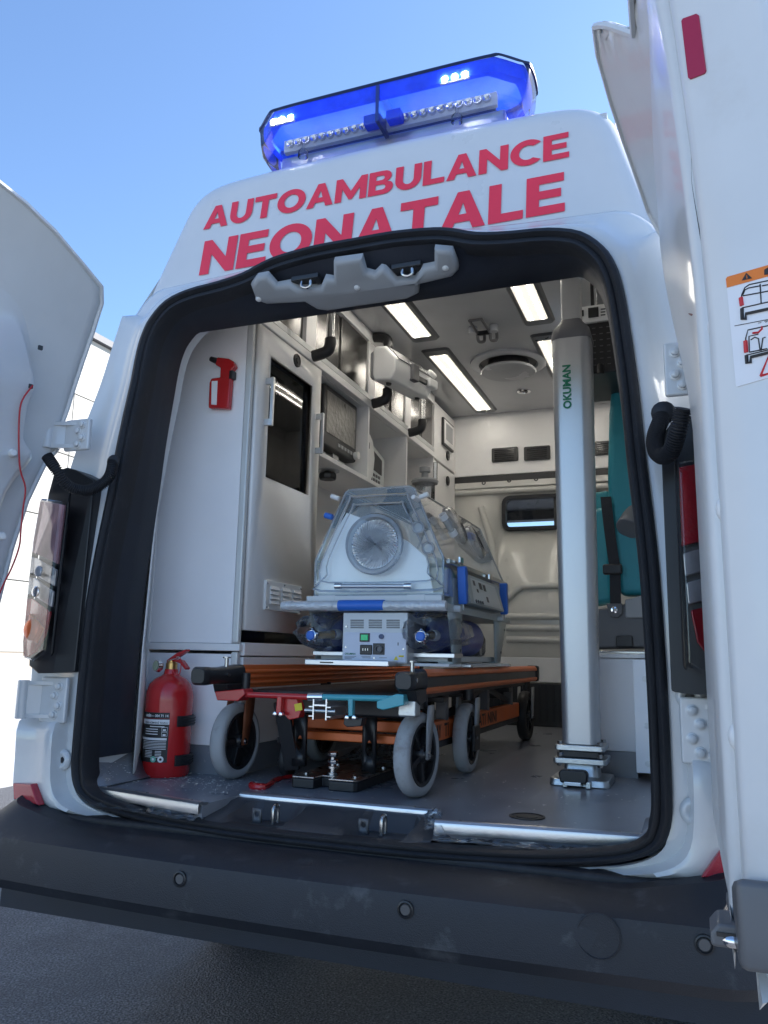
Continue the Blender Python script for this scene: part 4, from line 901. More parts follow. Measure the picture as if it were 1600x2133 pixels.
MB().lathe([(.026, -.004), (.026, .012), (.02, .016), (0, .016)], fp(.115, .11, .335), M.to_3x3() @ Vector((0, .75, .65)), 20).build('dial', WHITEPL, ip)
MB().box((.13, .10, .02), (.18, .145, .10), M).build('syringe_clamp', DGREY, ip, .006)
MB().box((.18, .12, .035), (.27, .135, .06), M).build('syringe_bed', BLACK, ip, .004)
MB().box((.27, .11, .03), (.345, .15, .075), M).build('plunger_drive', WHITEPL, ip, .01)
for x in (.05, .30): MB().lathe([(.014, 0), (.012, -.012), (0, -.012)], M @ Vector((x, .06, -.004)), (0, 0, 1), 12).build('foot', BLACK, ip)
MB().box((.10, -.075, .05), (.20, -.01, .10), M).build('pole_clamp', DGREY, ip, .005)
# gas outlets
go = thing('gas_outlet_panel', 'chrome oxygen outlets with blue hoses in the shelf niche', 'gas outlet', (-.7, 2.25, 2.0))
MB().box((-.785, 2.08, 1.95), (-.77, 2.45, 2.20)).build('plate', INNERW, go, .004)
HOSE = mat('blue_hose', (.02, .10, .42), .4)
for px, py in ((862, 965), (878, 972)):
    p = onX(px, py, -.74)
    MB().lathe([(.03, -.04), (.03, -.03), (.016, -.03), (.016, .01), (.022, .01), (.022, .03), (0, .03)], p, (1, 0, 0), 16).build('outlet', CHROME, go)
    MB().tube(crom([p + Vector((.02, 0, -.01)), p + Vector((.04, .01, -.05)), p + Vector((.05, .03, -.12)), p + Vector((.06, .06, -.2))], 5), .008, 8).build('hose', HOSE, go)
# humidifier jar on the worktop behind the incubator
hj = thing('humidifier', 'clear plastic humidifier with round grey lid behind the incubator', 'humidifier', (-.42, 1.9, 1.7))
p = onX(885, 1008, -.45)
MB().lathe([(0, .0), (.07, 0), (.075, .012), (.07, .022), (.02, .03), (.018, .06), (.03, .065), (.03, .09), (0, .09)], p, (0, 0, 1), 24).build('lid', GREYP, hj)
MB().lathe([(.055, 0), (.055, -.12), (.05, -.13), (0, -.13)], p, (0, 0, 1), 20).build('jar', CLEARP, hj)
MB().lathe([(.012, .02), (.012, .13), (0, .13)], p + Vector((.04, .06, 0)), (0, 0, 1), 12).build('flow_tube', CLEARP, hj)
MB().bar(p + Vector((-.10, 0, -.02)), p + Vector((0, 0, -.02)), .03, .03).build('bracket', STEEL, hj, .003)
# rescue hammer on the end panel
rh = thing('rescue_hammer', 'red emergency hammer with belt cutter on the white end panel', 'hammer', (-.65, CY, 2.05))
def hp(px, py): p = onY(px, py, CY - .012); return (p.x, p.z)
fh = lambda u, v, w: Vector((u, w, v))
MB().prism([hp(456, 746), hp(480, 749), hp(490, 755), hp(494, 765), hp(486, 775), hp(484, 800), hp(480, 853), hp(438, 852), hp(440, 800), hp(444, 790), hp(462, 788), hp(463, 768), hp(452, 762)], fh, CY - .002, CY - .026).build('handle', RED, rh, .005)
MB().prism([hp(446, 797), hp(458, 796), hp(456, 846), hp(445, 845)], fh, CY - .003, CY - .0275).build('cutter_slot', PANEL, rh)
MB().cyl(Vector((hp(440, 748)[0], CY - .014, hp(440, 748)[1])), Vector((hp(457, 754)[0], CY - .014, hp(457, 754)[1])), .009, .012, 14).build('striking_tip', BLACK, rh)
MB().prism([hp(483, 775), hp(490, 774), hp(489, 790), hp(482, 792)], fh, CY - .002, CY - .03).build('clip', BLACK, rh, .002)
# ================================================================== ceiling things
LAMP = bpy.data.materials.new('led_diffuser'); LAMP.use_nodes = True
n = LAMP.node_tree.nodes; l = LAMP.node_tree.links; b_ = n['Principled BSDF']; b_.inputs['Base Color'].default_value = (.8, .78, .72, 1); b_.inputs['Roughness'].default_value = .3
b_.inputs['Emission Color'].default_value = (1, .92, .78, 1); b_.inputs['Emission Strength'].default_value = .38
LEDW = mat('led_dot', (1, .97, .9), .4, emit=(1, .95, .86), estr=15.)
FRM = mat('lamp_frame', (.10, .105, .115), .3, .4)
def lampb(x0, x1, y0, y1, lab):
    t = thing('ceiling_lamp', lab, 'ceiling lamp', ((x0 + x1) / 2, (y0 + y1) / 2, CZ), 'lit LED strip lamps on the ceiling')
    cx, cy = (x0 + x1) / 2, (y0 + y1) / 2
    f2 = lambda u, v, w: Vector((u, v, w))
    MB().loft([[f2(u, v, CZ - .001) for u, v in rrect(x1 - x0 + .05, y1 - y0 + .13, .025, 4, cx, cy)], [f2(u, v, CZ - .012) for u, v in rrect(x1 - x0 + .03, y1 - y0 + .11, .02, 4, cx, cy)], [f2(u, v, CZ - .014) for u, v in rrect(x1 - x0, y1 - y0, .012, 4, cx, cy)]]).build('frame', FRM, t, smooth=40)
    MB().prism(rrect(x1 - x0, y1 - y0, .015, 4, cx, cy), f2, CZ - .004, CZ - .013).build('diffuser', LAMP, t, .003)
    dots = MB(); nn = int((y1 - y0) / .028)
    for i in range(nn):
        for dx in (-.027, .027): 
            y = y0 + .02 + (y1 - y0 - .04) * i / (nn - 1); dots.box((cx + dx - .008, y - .005, CZ - .0145), (cx + dx + .008, y + .005, CZ - .0132))
    struct(dots.build('led_row', LEDW, t, smooth=0), 'stuff')
lampb(-.350, -.252, .62, 1.60, 'lit LED ceiling lamp above the smoked cabinet doors, rear one'); lampb(-.350, -.25, 1.845, 2.83, 'long lit LED ceiling lamp beside the infusion pump')
lampb(.214, .312, .60, 1.575, 'lit LED ceiling lamp beside the silver column top'); lampb(.214, .312, 1.82, 2.80, 'lit LED ceiling lamp mostly behind the silver column')
vf = thing('roof_fan', 'round white ceiling fan cover with dark slot', 'fan', (.02, 2.1, CZ))
vc = (.015, 2.09, CZ)
MB().lathe([(.20, -.001), (.20, -.012), (.18, -.02), (.155, -.018), (.15, -.004)], vc, (0, 0, 1), 40).build('flange', CEIL, vf, smooth=50)
MB().lathe([(.15, -.003), (.11, -.004), (.11, -.05), (.0, -.05)], vc, (0, 0, 1), 32).build('dark_slot', BLACK, vf)
MB().lathe([(0, -.045), (.14, -.045), (.145, -.052), (.14, -.058), (.05, -.064), (0, -.064)], vc, (0, 0, 1), 40).build('cover', mat('fan_white', (.45, .46, .48), .25), vf, smooth=40)
ih = thing('drip_hook', 'folding metal infusion hook frame on the ceiling', 'hook', (.01, 1.58, CZ))
hk = [onZ(978, 668, CZ - .02), onZ(1003, 665, CZ - .02), onZ(1021, 692, CZ - .03), onZ(995, 695, CZ - .03)]
MB().tube(hk, .007, 8, True).build('frame', DGREY, ih)
for p in (hk[2], hk[3]): MB().tube(crom([p, p + Vector((.0, .02, -.03)), p + Vector((.02, .05, -.02)), p + Vector((.02, .05, .02))], 4), .008, 8).build('hook', DGREY, ih)
for p, s in ((hk[2], 1), (hk[3], -1)): MB().cyl((p.x + s * .02, p.y - .01, CZ - .001), (p.x + s * .02, p.y - .01, CZ - .035), .022).build('mount', CEIL, ih, .004)
MB().bar(hk[2] + Vector((0, 0, -.0)), hk[3], .012, .02).build('bar', BLACK, ih)
dl = thing('downlight', 'small round recessed spotlight near the bulkhead ceiling edge', 'downlight', (0, 2.56, CZ))
MB().lathe([(.04, 0), (.04, -.006), (.026, -.008), (.024, -.002)], onZ(1091, 814, CZ), (0, 0, 1), 24).build('bezel', CHROME, dl); MB().lathe([(0, -.003), (.024, -.003), (.024, 0)], onZ(1091, 814, CZ), (0, 0, 1), 20).build('lens', BLACK, dl)
# ================================================================== stretcher
SX0, SX1 = -.46, .13                     # rail centre lines
st = thing('stretcher', 'low orange and black wheeled ambulance stretcher carrying the incubator', 'stretcher', (-.17, 1.2, FZ))
TYB = mat('black_tyre', (.02, .02, .022), .55)
def wheel(c, r, axis=(1, 0, 0), w=.048, name='wheel', tyre=GREYT, spokes=5, rot=0):
    c = Vector(c); ax = Vector(axis).normalized(); x, y, _ = orth(ax)
    rim = MB().lathe([(r * .30, -w * .3), (r * .30, w * .3)], c, ax, 20)
    W = MB().lathe([(r * .66, -w * .42), (r * .74, -w * .46), (r * .76, -w * .40), (r * .76, w * .40), (r * .74, w * .46), (r * .66, w * .42), (r * .66, -w * .42)], c, ax, 40).build(name, BLACK, st, smooth=40)
    MB().lathe([(r * .745, -w * .40), (r * .82, -w * .50), (r * .92, -w * .48), (r * .97, -w * .36), (r, -w * .14), (r, w * .14), (r * .97, w * .36), (r * .92, w * .48), (r * .82, w * .50), (r * .745, w * .40)], c, ax, 48).build('tyre', tyre, W, smooth=50)
    MB().lathe([(0, -w * .55), (r * .16, -w * .55), (r * .20, -w * .4), (r * .20, w * .4), (r * .16, w * .55), (0, w * .55)], c, ax, 20).build('hub', BLACK, W, smooth=40)
    MB().lathe([(r * .70, -w * .05), (r * .70, w * .05), (0, w * .05), (0, -w * .05), (r * .70, -w * .05)], c, ax, 32).build('web', BLACK, W, smooth=40)
    for k in range(spokes):
        a = rot + 2 * math.pi * k / spokes; d = x * math.cos(a) + y * math.sin(a)
        MB().bar(c + d * r * .17, c + d * r * .70, r * .14, w * .78, up=ax).build('spoke', BLACK, W, .002)
    MB().lathe([(0, -w * .85), (.007, -w * .85), (.010, -w * .75), (.010, -w * .62), (.013, -w * .60), (.013, w * .60), (.010, w * .62), (.010, w * .78), (.006, w * .85), (0, w * .85)], c, ax, 12).build('axle_bolt', STEEL, W, smooth=40)
    return W
WR = .1165
def axis_deg(a): return (math.cos(R_(a)), math.sin(R_(a)), 0)
wheel((-.505, .385, FZ + WR), WR, axis_deg(-2)); wheel((.118, .335, FZ + WR), WR, axis_deg(-6), rot=.4)
wheel((.118, .868, FZ + WR), WR, axis_deg(2), rot=.8); wheel((-.45, .90, FZ + WR), WR)
wheel((.085, 2.08, FZ + WR), WR, tyre=TYB); wheel((-.43, 2.08, FZ + WR), WR, tyre=TYB)
wheel((-.375, .50, FZ + .058), .058, axis_deg(8), .03, 'small_wheel', TYB, 3)
# side rails: orange extrusion with black insert
def rail(x, s):
    pr = [(-.022, 0), (.018, 0), (.026, .008), (.026, .018), (.017, .020), (.017, .048), (.026, .050), (.026, .060), (.016, .070), (-.022, .070)]
    o = MB().prism(pr, lambda u, v, w: Vector((x + s * u, w, 1.003 + v)), .30, 2.02).build('side_rail', ORANGE, st, .0015)
    MB().box((min(x + s * .0165, x + s * .0215), .302, 1.0225), (max(x + s * .0165, x + s * .0215), 2.0, 1.0505)).build('black_insert', BLACK, o)
    for z in (1.018, 1.036, 1.052): MB().cyl((x - s * .022, .305, z), (x - s * .022, 2.0, z), .0065, seg=8).build('rail_bead', ORANGE, o)
    MB().box((x - .03, 2.02, 1.0), (x + .03, 2.07, 1.076)).build('end_cap', BLACK, o, .012)
    return o
rail(SX1, 1); rail(SX0, -1)
# grips
for x, y0 in ((SX0, .085), (SX1 - .0, .175)):
    g = MB().loft([[Vector((x + u * k, y, 1.042 + v * k2)) for u, v in rrect(.058, .052, .016, 4)] for y, k, k2 in ((y0, .75, .75), (y0 + .012, 1, 1), (y0 + .03, 1.0, 1.0), (y0 + .07, .93, .9), (y0 + .12, .95, .95), (.30, .98, 1.25))], True, True, True).build('push_grip', BLACK, st, smooth=50)
    MB().prism([(.20, 1.02), (.305, 1.02), (.305, .985), (.25, .975), (.215, .99)], lambda u, v, w: Vector((w, u, v)), x - .026, x + .026).build('grip_bracket', BLACK, g, .006)
    MB().lathe([(.012, 1.093), (.012, 1.097), (.006, 1.098), (.006, 1.066), (.003, 1.066)], (x + .01, .22, 0), (0, 0, 1), 12).build('thumb_screw', STEEL, g)
    MB().lathe([(.006, 0), (.006, .004), (0, .004)], (x + .028, .20, 1.045), (1, 0, 0), 10).build('bolt', STEEL, g)
MB().box((SX1 - .032, .22, .945), (SX1 + .022, .262, .992)).build('corner_socket', ZINC, st, .006)
MB().cyl((-.405, .262, .985), (-.405, .262, 1.05), .013).build('black_post', BLACK, st, .002)
# deck cross members
MB().box((SX0 + .02, .30, .982), (SX1 - .02, .36, .998)).build('cross_member', BLACK, st, .003)
MB().box((SX0 + .03, .37, .984), (SX1 - .03, 2.0, .999)).build('deck', BLACK, st, .004)
for y in (.62, .98, 1.6): MB().box((SX0 + .02, y, .965), (SX1 - .02, y + .05, .983)).build('cross_member', BLACK, st, .003)
# foot bars: red half and teal half joined by a sleeve
B0, B1, B2, B3 = onY(498, 1446, .215), onY(645, 1452, .215), onY(672, 1452, .215), onY(845, 1456, .215)
MB().cyl(B0, B1, .0085, seg=14).build('red_bar', RED, st); MB().cyl(B2, B3, .0085, seg=14).build('teal_bar', TEALP, st)
MB().cyl(B1 + Vector((-.003, 0, 0)), B2 + Vector((.003, 0, 0)), .0115, seg=18).build('sleeve', CHROME, st)
def fin(pts, y0, y1, m, name):
    MB().prism([(lambda p: (p.x, p.z))(onY(a, b, (y0 + y1) / 2)) for a, b in pts], lambda u, v, w: Vector((u, w, v)), y0, y1).build(name, m, st, .003)
fin([(457, 1440), (517, 1434), (520, 1446), (505, 1460), (462, 1458)], .195, .25, RED, 'red_foot_plate')
fin([(792, 1460), (832, 1445), (848, 1446), (848, 1468), (805, 1478), (792, 1474)], .18, .235, TEALP, 'teal_foot_plate')
fin([(580, 1450), (590, 1450), (588, 1490), (577, 1490)], .205, .225, RED, 'red_link'); fin([(594, 1450), (622, 1450), (632, 1480), (628, 1495), (608, 1499), (598, 1490)], .225, .26, RED, 'red_cam')
fin([(727, 1454), (738, 1454), (737, 1492), (728, 1492)], .205, .225, TEALP, 'teal_link')
fin([(613, 1467), (628, 1464), (630, 1479), (615, 1482)], .2235, .2245, YELP, 'yellow_label')
for px, py in ((573, 1487), (585, 1488), (723, 1495), (738, 1495)): p = onY(px, py, .2); MB().lathe([(.0, -.006), (.006, -.004), (.006, .01), (0, .01)], p, (0, 1, 0), 12).build('bolt', CHROME, st)
fin([(722, 1495), (760, 1495), (757, 1512), (728, 1514), (720, 1508)], .215, .25, BLACK, 'black_cam')
# slotted aluminium profile in the middle
ap = MB()
for z in (.925, .938, .962): 
    pass
cpx = (onY(669, 1478, .215).x)
pz = onY(669, 1478, .215).z
for x in (-.020, .020): ap.box((cpx + x - .002, .205, pz - .026), (cpx + x + .002, .34, pz + .028))
MB().box((cpx - .022, .205, pz - .028), (cpx - .018, .34, pz + .03)).box((cpx - .018, .205, pz + .010), (cpx + .018, .34, pz + .014)).box((cpx + .018, .205, pz - .028), (cpx + .022, .34, pz + .03)).box((cpx - .034, .205, pz + .006), (cpx - .022, .34, pz + .009)).box((cpx - .034, .205, pz - .02), (cpx - .022, .34, pz - .017)).box((cpx + .022, .205, pz + .006), (cpx + .034, .34, pz + .009)).box((cpx + .022, .205, pz - .02), (cpx + .034, .34, pz - .017)).build('slotted_profile', mat('bright_alu', (.8, .8, .82), .35, 1.), st)
MB().cyl((cpx - .05, .215, pz - .004), (cpx + .045, .215, pz - .004), .006, seg=12).build('cross_bolt', ZINC, st)
# folding legs with oval cut-outs
def leg(x, y, w, z0, z1, top=None):
    q = [(-w / 2, z0), (w / 2, z0), (w / 2, z1 - .01), (w / 2 - .01, z1), (-w / 2 + .01, z1), (-w / 2, z1 - .01)]
    mb = MB().plate(q, lambda u, v: Vector((x + u, y, v)), [ell(.012, .024, 16, 0, z0 + .07)]); return mb.build('folding_leg', BLACK, st, solid=.012)
leg(onY(625, 1540, .44).x, .44, .045, .765, .925); leg(onY(770, 1540, .50).x, .50, .045, .755, .93)
MB().bar((onY(612, 1545, .45).x, .45, .75), (onY(600, 1480, .45).x, .40, .96), .05, .014, up=(0, 1, 0)).build('caster_fork', BLACK, st, .003)
MB().lathe([(.0, -.04), (.006, -.04), (.008, -.03), (.008, .03), (0, .03)], (onY(597, 1587, .44).x, .46, onY(597, 1587, .44).z), (1, 0, 0), 12).build('bolt', CHROME, st)
# caster forks of the big wheels
def fork(c, ax, top, m, lean=0):
    c = Vector(c); ax = Vector(ax).normalized()
    for s in (-1, 1):
        o = ax * s * .034
        q = [c + o + Vector(v) for v in ((0, -.014, -.012), (0, .014, -.012), (0, .045, .09), (0, .05, .135), (0, -.0, .135), (0, -.012, .08))]
        MB().add(q, [list(range(6))]).build('fork', m, st, solid=.005)
    MB().cyl(c + Vector((0, .03, .125)), c + Vector((0, .03, top)), .02, seg=16).build('swivel', BLACK, st)
fork((-.505, .385, FZ + WR), axis_deg(-2), .17, mat('rusty_orange', (.22, .07, .03), .5, .2)); fork((.118, .335, FZ + WR), axis_deg(-6), .17, GREYP); fork((.118, .868, FZ + WR), axis_deg(2), .17, GREYP)
fork((.085, 2.08, FZ + WR), (1, 0, 0), .17, GREYP); fork((-.45, .90, FZ + WR), (1, 0, 0), .17, BLACK); fork((-.43, 2.08, FZ + WR), (1, 0, 0), .17, BLACK)
MB().box((.146, .83, FZ + .075), (.158, .905, FZ + .16)).build('wheel_guard', BLACK, st, .004)
# lower orange frame
lowf = None
for x0, x1 in ((.055, .088), (-.42, -.385)):
    lowf = MB().box((x0, .52, .842), (x1, 1.92, .905)).build('lower_frame', ORANGE, st, .004)
    MB().box((x0 + .002, .5, .822), (x1 - .002, 1.9, .841)).build('lower_strip', BLACK, lowf)
    if x0 > 0:
        TM = MB(); fn = lambda u, v: Vector((x1 + .0012, u, v)); [put_text(MB(), w_, fn, a_, b_, .853, .02, .042).build('print', BLKP, lowf, smooth=0) for w_, a_, b_ in (('TAY', .585, .665), ('TI', .70, .75), ('ATI', 1.15, 1.26), ('NINI', 1.3, 1.45))]
p0, p1 = onY(640, 1500, .60), onY(835, 1498, .60); MB().box((-.384, .60, .865), (.054, .64, .90)).build('cross_tube', ORANGE, st, .004)
MB().box((-.384, .54, .835), (.054, .585, .862)).build('cross_tube', ORANGE, st, .004)
for x in (-.40, .07):
    for y in (.72, 1.3, 1.75): MB().box((x - .018, y, .90), (x + .018, y + .035, 1.0)).build('strut', DGREY, st, .003)
    MB().bar((x, .75, .91), (x, 1.3, .99), .012, .02).build('brace', BLACK, st); MB().bar((x, 1.35, .99), (x, 1.8, .91), .012, .02).build('brace', BLACK, st)
for y in (.46, 1.9): MB().box((-.36, y, .92), (.05, y + .06, .985)).build('motor_housing', BLACK, st, .01)
MB().tube(crom([(.10, .32, .99), (.11, .36, .965), (.14, .39, .95), (.15, .37, .93)], 5), .005, 8).build('brake_cable', BLACK, st)

# ================================================================== floor latch plate and its hook
fp_ = thing('stretcher_lock', 'flat steel and black stretcher floor lock with upright bolt', 'floor lock', (-.2, .6, FZ))
a, b, c, d_ = Vector((-.272, .325, 0)), Vector((-.06, .335, 0)), Vector((-.05, .90, 0)), Vector((-.25, .90, 0))
def zed(p, z): return Vector((p.x, p.y, z))
base = [(-.275, .335), (-.265, .318), (-.195, .318), (-.192, .37), (-.15, .37), (-.148, .318), (-.07, .318), (-.058, .33), (-.058, .95), (-.275, .95)]
MB().prism(base, lambda u, v, w: Vector((u, v, w)), FZ, FZ + .028).build('base_block', BLACK, fp_, .004)
MB().prism(base, lambda u, v, w: Vector((u, v, w)), FZ + .0285, FZ + .034).build('top_plate', mat('brushed_steel', (.5, .44, .40), .28, 1., var=.12, vscale=20), fp_, .002)
for x, y in ((-.245, .37), (-.085, .37), (-.245, .6), (-.085, .6)): MB().lathe([(.008, 0), (.008, .004), (0, .005)], (x, y, FZ + .034), (0, 0, 1), 10).build('screw', STEEL, fp_)
bp = (-.172, .40, FZ + .034)
MB().lathe([(.016, 0), (.016, .006), (.009, .006), (.009, .018), (.016, .018), (.016, .024), (.008, .026), (.008, .05), (.0, .05)], bp, (0, 0, 1), 16).build('bolt_shank', STEEL, fp_)
for z in (.03, .052): MB().lathe([(0, z), (.015, z), (.016, z + .002), (.016, z + .011), (.014, z + .013), (0, z + .013)], bp, (0, 0, 1), 6).build('nut', STEEL, fp_, .001)
MB().box((-.19, .376, FZ + .01), (-.155, .40, FZ + .026)).build('red_pawl', RED, fp_, .003)
# red locking lever lying on the floor
rl = thing('locking_lever', 'curved red locking lever lying on the grey floor', 'lever', (-.33, .3, FZ))
P = [onZ(a, b, FZ + .006) for a, b in ((610, 1617), (590, 1620), (572, 1626), (562, 1634), (548, 1640), (530, 1639), (525, 1636))]
MB().tube(crom(P, 4), [.006] * 6 + [.009] * 10 + [.012] * 9, 10).build('lever_arm', RED, rl)
# crumpled film under the stretcher
def crumple(name, lab, c, sx, sy, h, parent=None):
    g = 16; rng = random.Random(5); hs = [[rng.random() for _ in range(g + 1)] for _ in range(g + 1)]
    rows = [[Vector((c[0] + sx * (i / g - .5) + .01 * hs[j][i], c[1] + sy * (j / g - .5), c[2] + h * hs[i][j] * math.sin(math.pi * i / g) * math.sin(math.pi * j / g) + .002)) for i in range(g + 1)] for j in range(g + 1)]
    return tag(MB().loft(rows, False).build(name, FILM, None, smooth=0), lab, 'film')
crumple('plastic_film', 'crumpled clear packaging film lying under the stretcher', (-.16, .85, FZ + .036), .3, .35, .09)

# ================================================================== incubator
IX = -.09; IY0 = .52; IY1 = 1.45
inc = thing('incubator', 'neonatal transport incubator with clear hood on grey frame', 'incubator', (IX, 1.0, 1.08))
LG2 = mat('incubator_grey', (.40, .45, .46), .35, var=.03)
LG3 = mat('incubator_light', (.62, .65, .66), .35, var=.03)
MB().box((IX - .25, IY0 + .01, 1.078), (IX + .245, 1.40, 1.088)).build('base_plate', LG3, inc, .002)
dr = MB().box((-.29, .42, 1.076), (-.005, .55, 1.094)); dr.build('drawer', ALU, inc, .003)
MB().box((-.235, .418, 1.083), (-.19, .4195, 1.087)).build('drawer_slot', BLACK, inc)
# tray
tray = MB().box((IX - .245, IY0, 1.250), (.15, IY1, 1.276)).build('tray', LG2, inc, .003)
MB().box((IX - .245, IY0 - .012, 1.276), (.135, IY0 + .02, 1.30)).build('front_ledge', LG3, inc, .002)
for dx in (-.17, .14): MB().box((IX + dx - .03, IY0 - .014, 1.278), (IX + dx + .03, IY0 - .011, 1.302)).build('catch', LG3, inc, .002)
for y in (.60, 1.22): MB().cyl((.149, y, 1.262), (.172, y, 1.262), .011).build('tray_stud', LG3, inc, .002)
# front tube wrapped in film, blue sleeve in the middle
t0, t1 = onY(588, 1262, .49), onY(931, 1262, .49)
MB().cyl(t0, t1, .0165, seg=24).build('push_bar', mat('wrapped_bar', (.6, .63, .66), .25, .2, bump=.7, bscale=60), inc, .003)
s0, s1 = onY(706, 1258, .487), onY(800, 1258, .487); MB().cyl((s0.x, .49, t0.z), (s1.x, .49, t0.z), .0178, seg=24).build('blue_sleeve', BLUEB, inc)
for x in (t0.x + .07, t1.x - .03): MB().box((x - .012, .49, 1.255), (x + .012, .53, 1.275)).build('bar_mount', LG2, inc)
# lower body with side console
def hoodx(z):                              # half width of shell at height z
    return interp([(1.27, .243), (1.40, .232), (1.43, .228), (1.655, .122), (1.7, .11)], z)
bodyp = [(-.235, 1.276), (.225, 1.276), (.225, 1.36), (.215, 1.40), (-.225, 1.40), (-.235, 1.36)]
MB().prism(bodyp, lambda u, v, w: Vector((IX + u, w, v)), IY0 + .12, 1.40).build('lower_body', LG2, inc, .006)
MB().box((IX - .225, IY0 + .03, 1.302), (IX + .215, IY0 + .118, 1.312)).build('bed_support', LG3, inc, .003)
MB().box((IX - .19, IY0 + .06, 1.405), (IX + .19, 1.36, 1.43)).build('mattress', mat('mattress_cream', (.72, .66, .52), .6), inc, .01)
MB().box((IX - .21, IY0 + .10, 1.315), (IX + .21, IY0 + .118, 1.40)).build('bed_end', mat('cream_panel', (.85, .81, .68), .5), inc, .004)
psx = [onY(a, b, IY0 + .03) for a, b in ((722, 1068), (745, 1076), (800, 1100), (850, 1128), (888, 1160), (903, 1236), (655, 1236), (672, 1165), (700, 1105))]  # bright patch of light on the hood front, drawn as an added pale sheet
MB().loft([[v for v in psx], [v + Vector((0, .006, 0)) for v in psx]], True, True, True).build('bright_patch', mat('bright_patch', (.94, .93, .87), .4, var=.06), inc, .002)
# console on the right flank
con = MB().prism([(.226, 1.285), (.262, 1.288), (.235, 1.392), (.226, 1.395)], lambda u, v, w: Vector((IX + u, w, v)), .73, 1.24).build('side_console', LG2, inc, .004)
def onc(y, z): return Vector((IX + .262 - (z - 1.288) * .26 + .0015, y, z))
MB().add([onc(.77, 1.295), onc(1.20, 1.295), onc(1.17, 1.382), onc(.80, 1.382)], [(0, 1, 2, 3)]).build('console_face', LG3, con)
for y, z, w, h in ((.82, 1.357, .03, .018), (.90, 1.35, .045, .024), (.96, 1.348, .04, .024), (.85, 1.335, .025, .012), (.97, 1.308, .03, .02)):
    MB().add([onc(y, z) + Vector((.001, 0, 0)), onc(y + w, z) + Vector((.001, 0, 0)), onc(y + w, z + h) + Vector((.001, 0, 0)), onc(y, z + h) + Vector((.001, 0, 0))], [(0, 1, 2, 3)]).build('display', BLACK, con)
for i in range(4): MB().lathe([(.006, 0), (.006, .004), (0, .004)], onc(.80 + i * .03, 1.30), (1, 0, .26), 10).build('button', DGREY, con)
for y in (.675, 1.30):
    hpts = [(-.022, 1.405), (.006, 1.408), (.016, 1.385), (.012, 1.365), (.022, 1.345), (.016, 1.325), (.018, 1.285), (-.004, 1.28), (-.012, 1.33)]
    hd = MB().prism([(y + u, z) for u, z in hpts], lambda u, v, w: Vector((w, u, v)), IX + .232, IX + .262).build('blue_clamp', BLUEB, inc, .005)
    MB().cyl((IX + .247, y + .006, 1.262), (IX + .247, y + .006, 1.285), .003).build('rod', STEEL, hd)
# hood: clear acrylic with bevelled roof
HZ = [1.302, 1.405, 1.43, 1.655]
def hsec(y, k=0.):
    return [Vector((IX - .228 + k, y, 1.302)), Vector((IX - .226 + k, y, 1.42)), Vector((IX - .122 + k, y, 1.650)), Vector((IX - .108 + k, y, 1.658)), Vector((IX + .108 - k, y, 1.658)), Vector((IX + .122 - k, y, 1.650)), Vector((IX + .222 - k, y, 1.42)), Vector((IX + .224 - k, y, 1.302))]
hood = MB().loft([hsec(IY0 + .012), hsec(1.40)], False).build('hood', CLEARP, inc, smooth=30)
fr_ = [(p.x, p.z) for p in hsec(0)]
fdoor = MB().plate(fr_, lambda u, v: Vector((u, IY0 + .012, v)), []).build('hood_front', CLEARP, hood, smooth=0)
MB().plate(fr_, lambda u, v: Vector((u, 1.40, v)), []).build('hood_back', CLEARP, hood, smooth=0)
EDG = clear('acrylic_edge', (.85, .92, .98), 1.3, .08, haze=.34, hcol=(.85, .9, .95))
MB().tube([Vector((u, IY0 + .012, v)) for u, v in fr_], .0045, 6, True).build('hood_edge', EDG, hood)
for i in (1, 2, 5, 6): MB().tube([hsec(IY0 + .012)[i], hsec(1.40)[i]], .0035, 6).build('hood_edge', EDG, hood)
MB().tube([Vector((u, 1.40, v)) for u, v in fr_], .004, 6, True).build('hood_edge', EDG, hood)
# front access door (raised rounded trapezium)
tr = [(-.20, 1.318), (.20, 1.318), (.203, 1.35), (.20, 1.415), (.105, 1.62), (.09, 1.632), (-.09, 1.632), (-.105, 1.62), (-.20, 1.415), (-.203, 1.35)]
tr = [(p.x, p.y) for p in crom([(a, b, 0) for a, b in tr], 3, True)]
MB().tube([Vector((IX + u, IY0 + .004, v)) for u, v in tr], .004, 6, True).build('door_rim', EDG, hood)
tr2 = [(u * .86, 1.47 + (v - 1.47) * .82) for u, v in tr]
MB().tube([Vector((IX + u, IY0 - .002, v)) for u, v in tr2], .003, 6, True).build('door_rim', EDG, hood)
# porthole with iris cuff
pc = Vector((IX - .005, IY0 - .002, 1.468)); PR = .098
MB().lathe([(PR, 0), (PR + .004, -.012), (PR, -.022), (PR - .010, -.024), (PR - .016, -.014), (PR - .016, 0)], pc, (0, 1, 0), 48).build('porthole_ring', clear('ring_plastic', (.8, .86, .92), 1.2, .12, haze=.45, hcol=(.6, .67, .74)), hood, smooth=50)
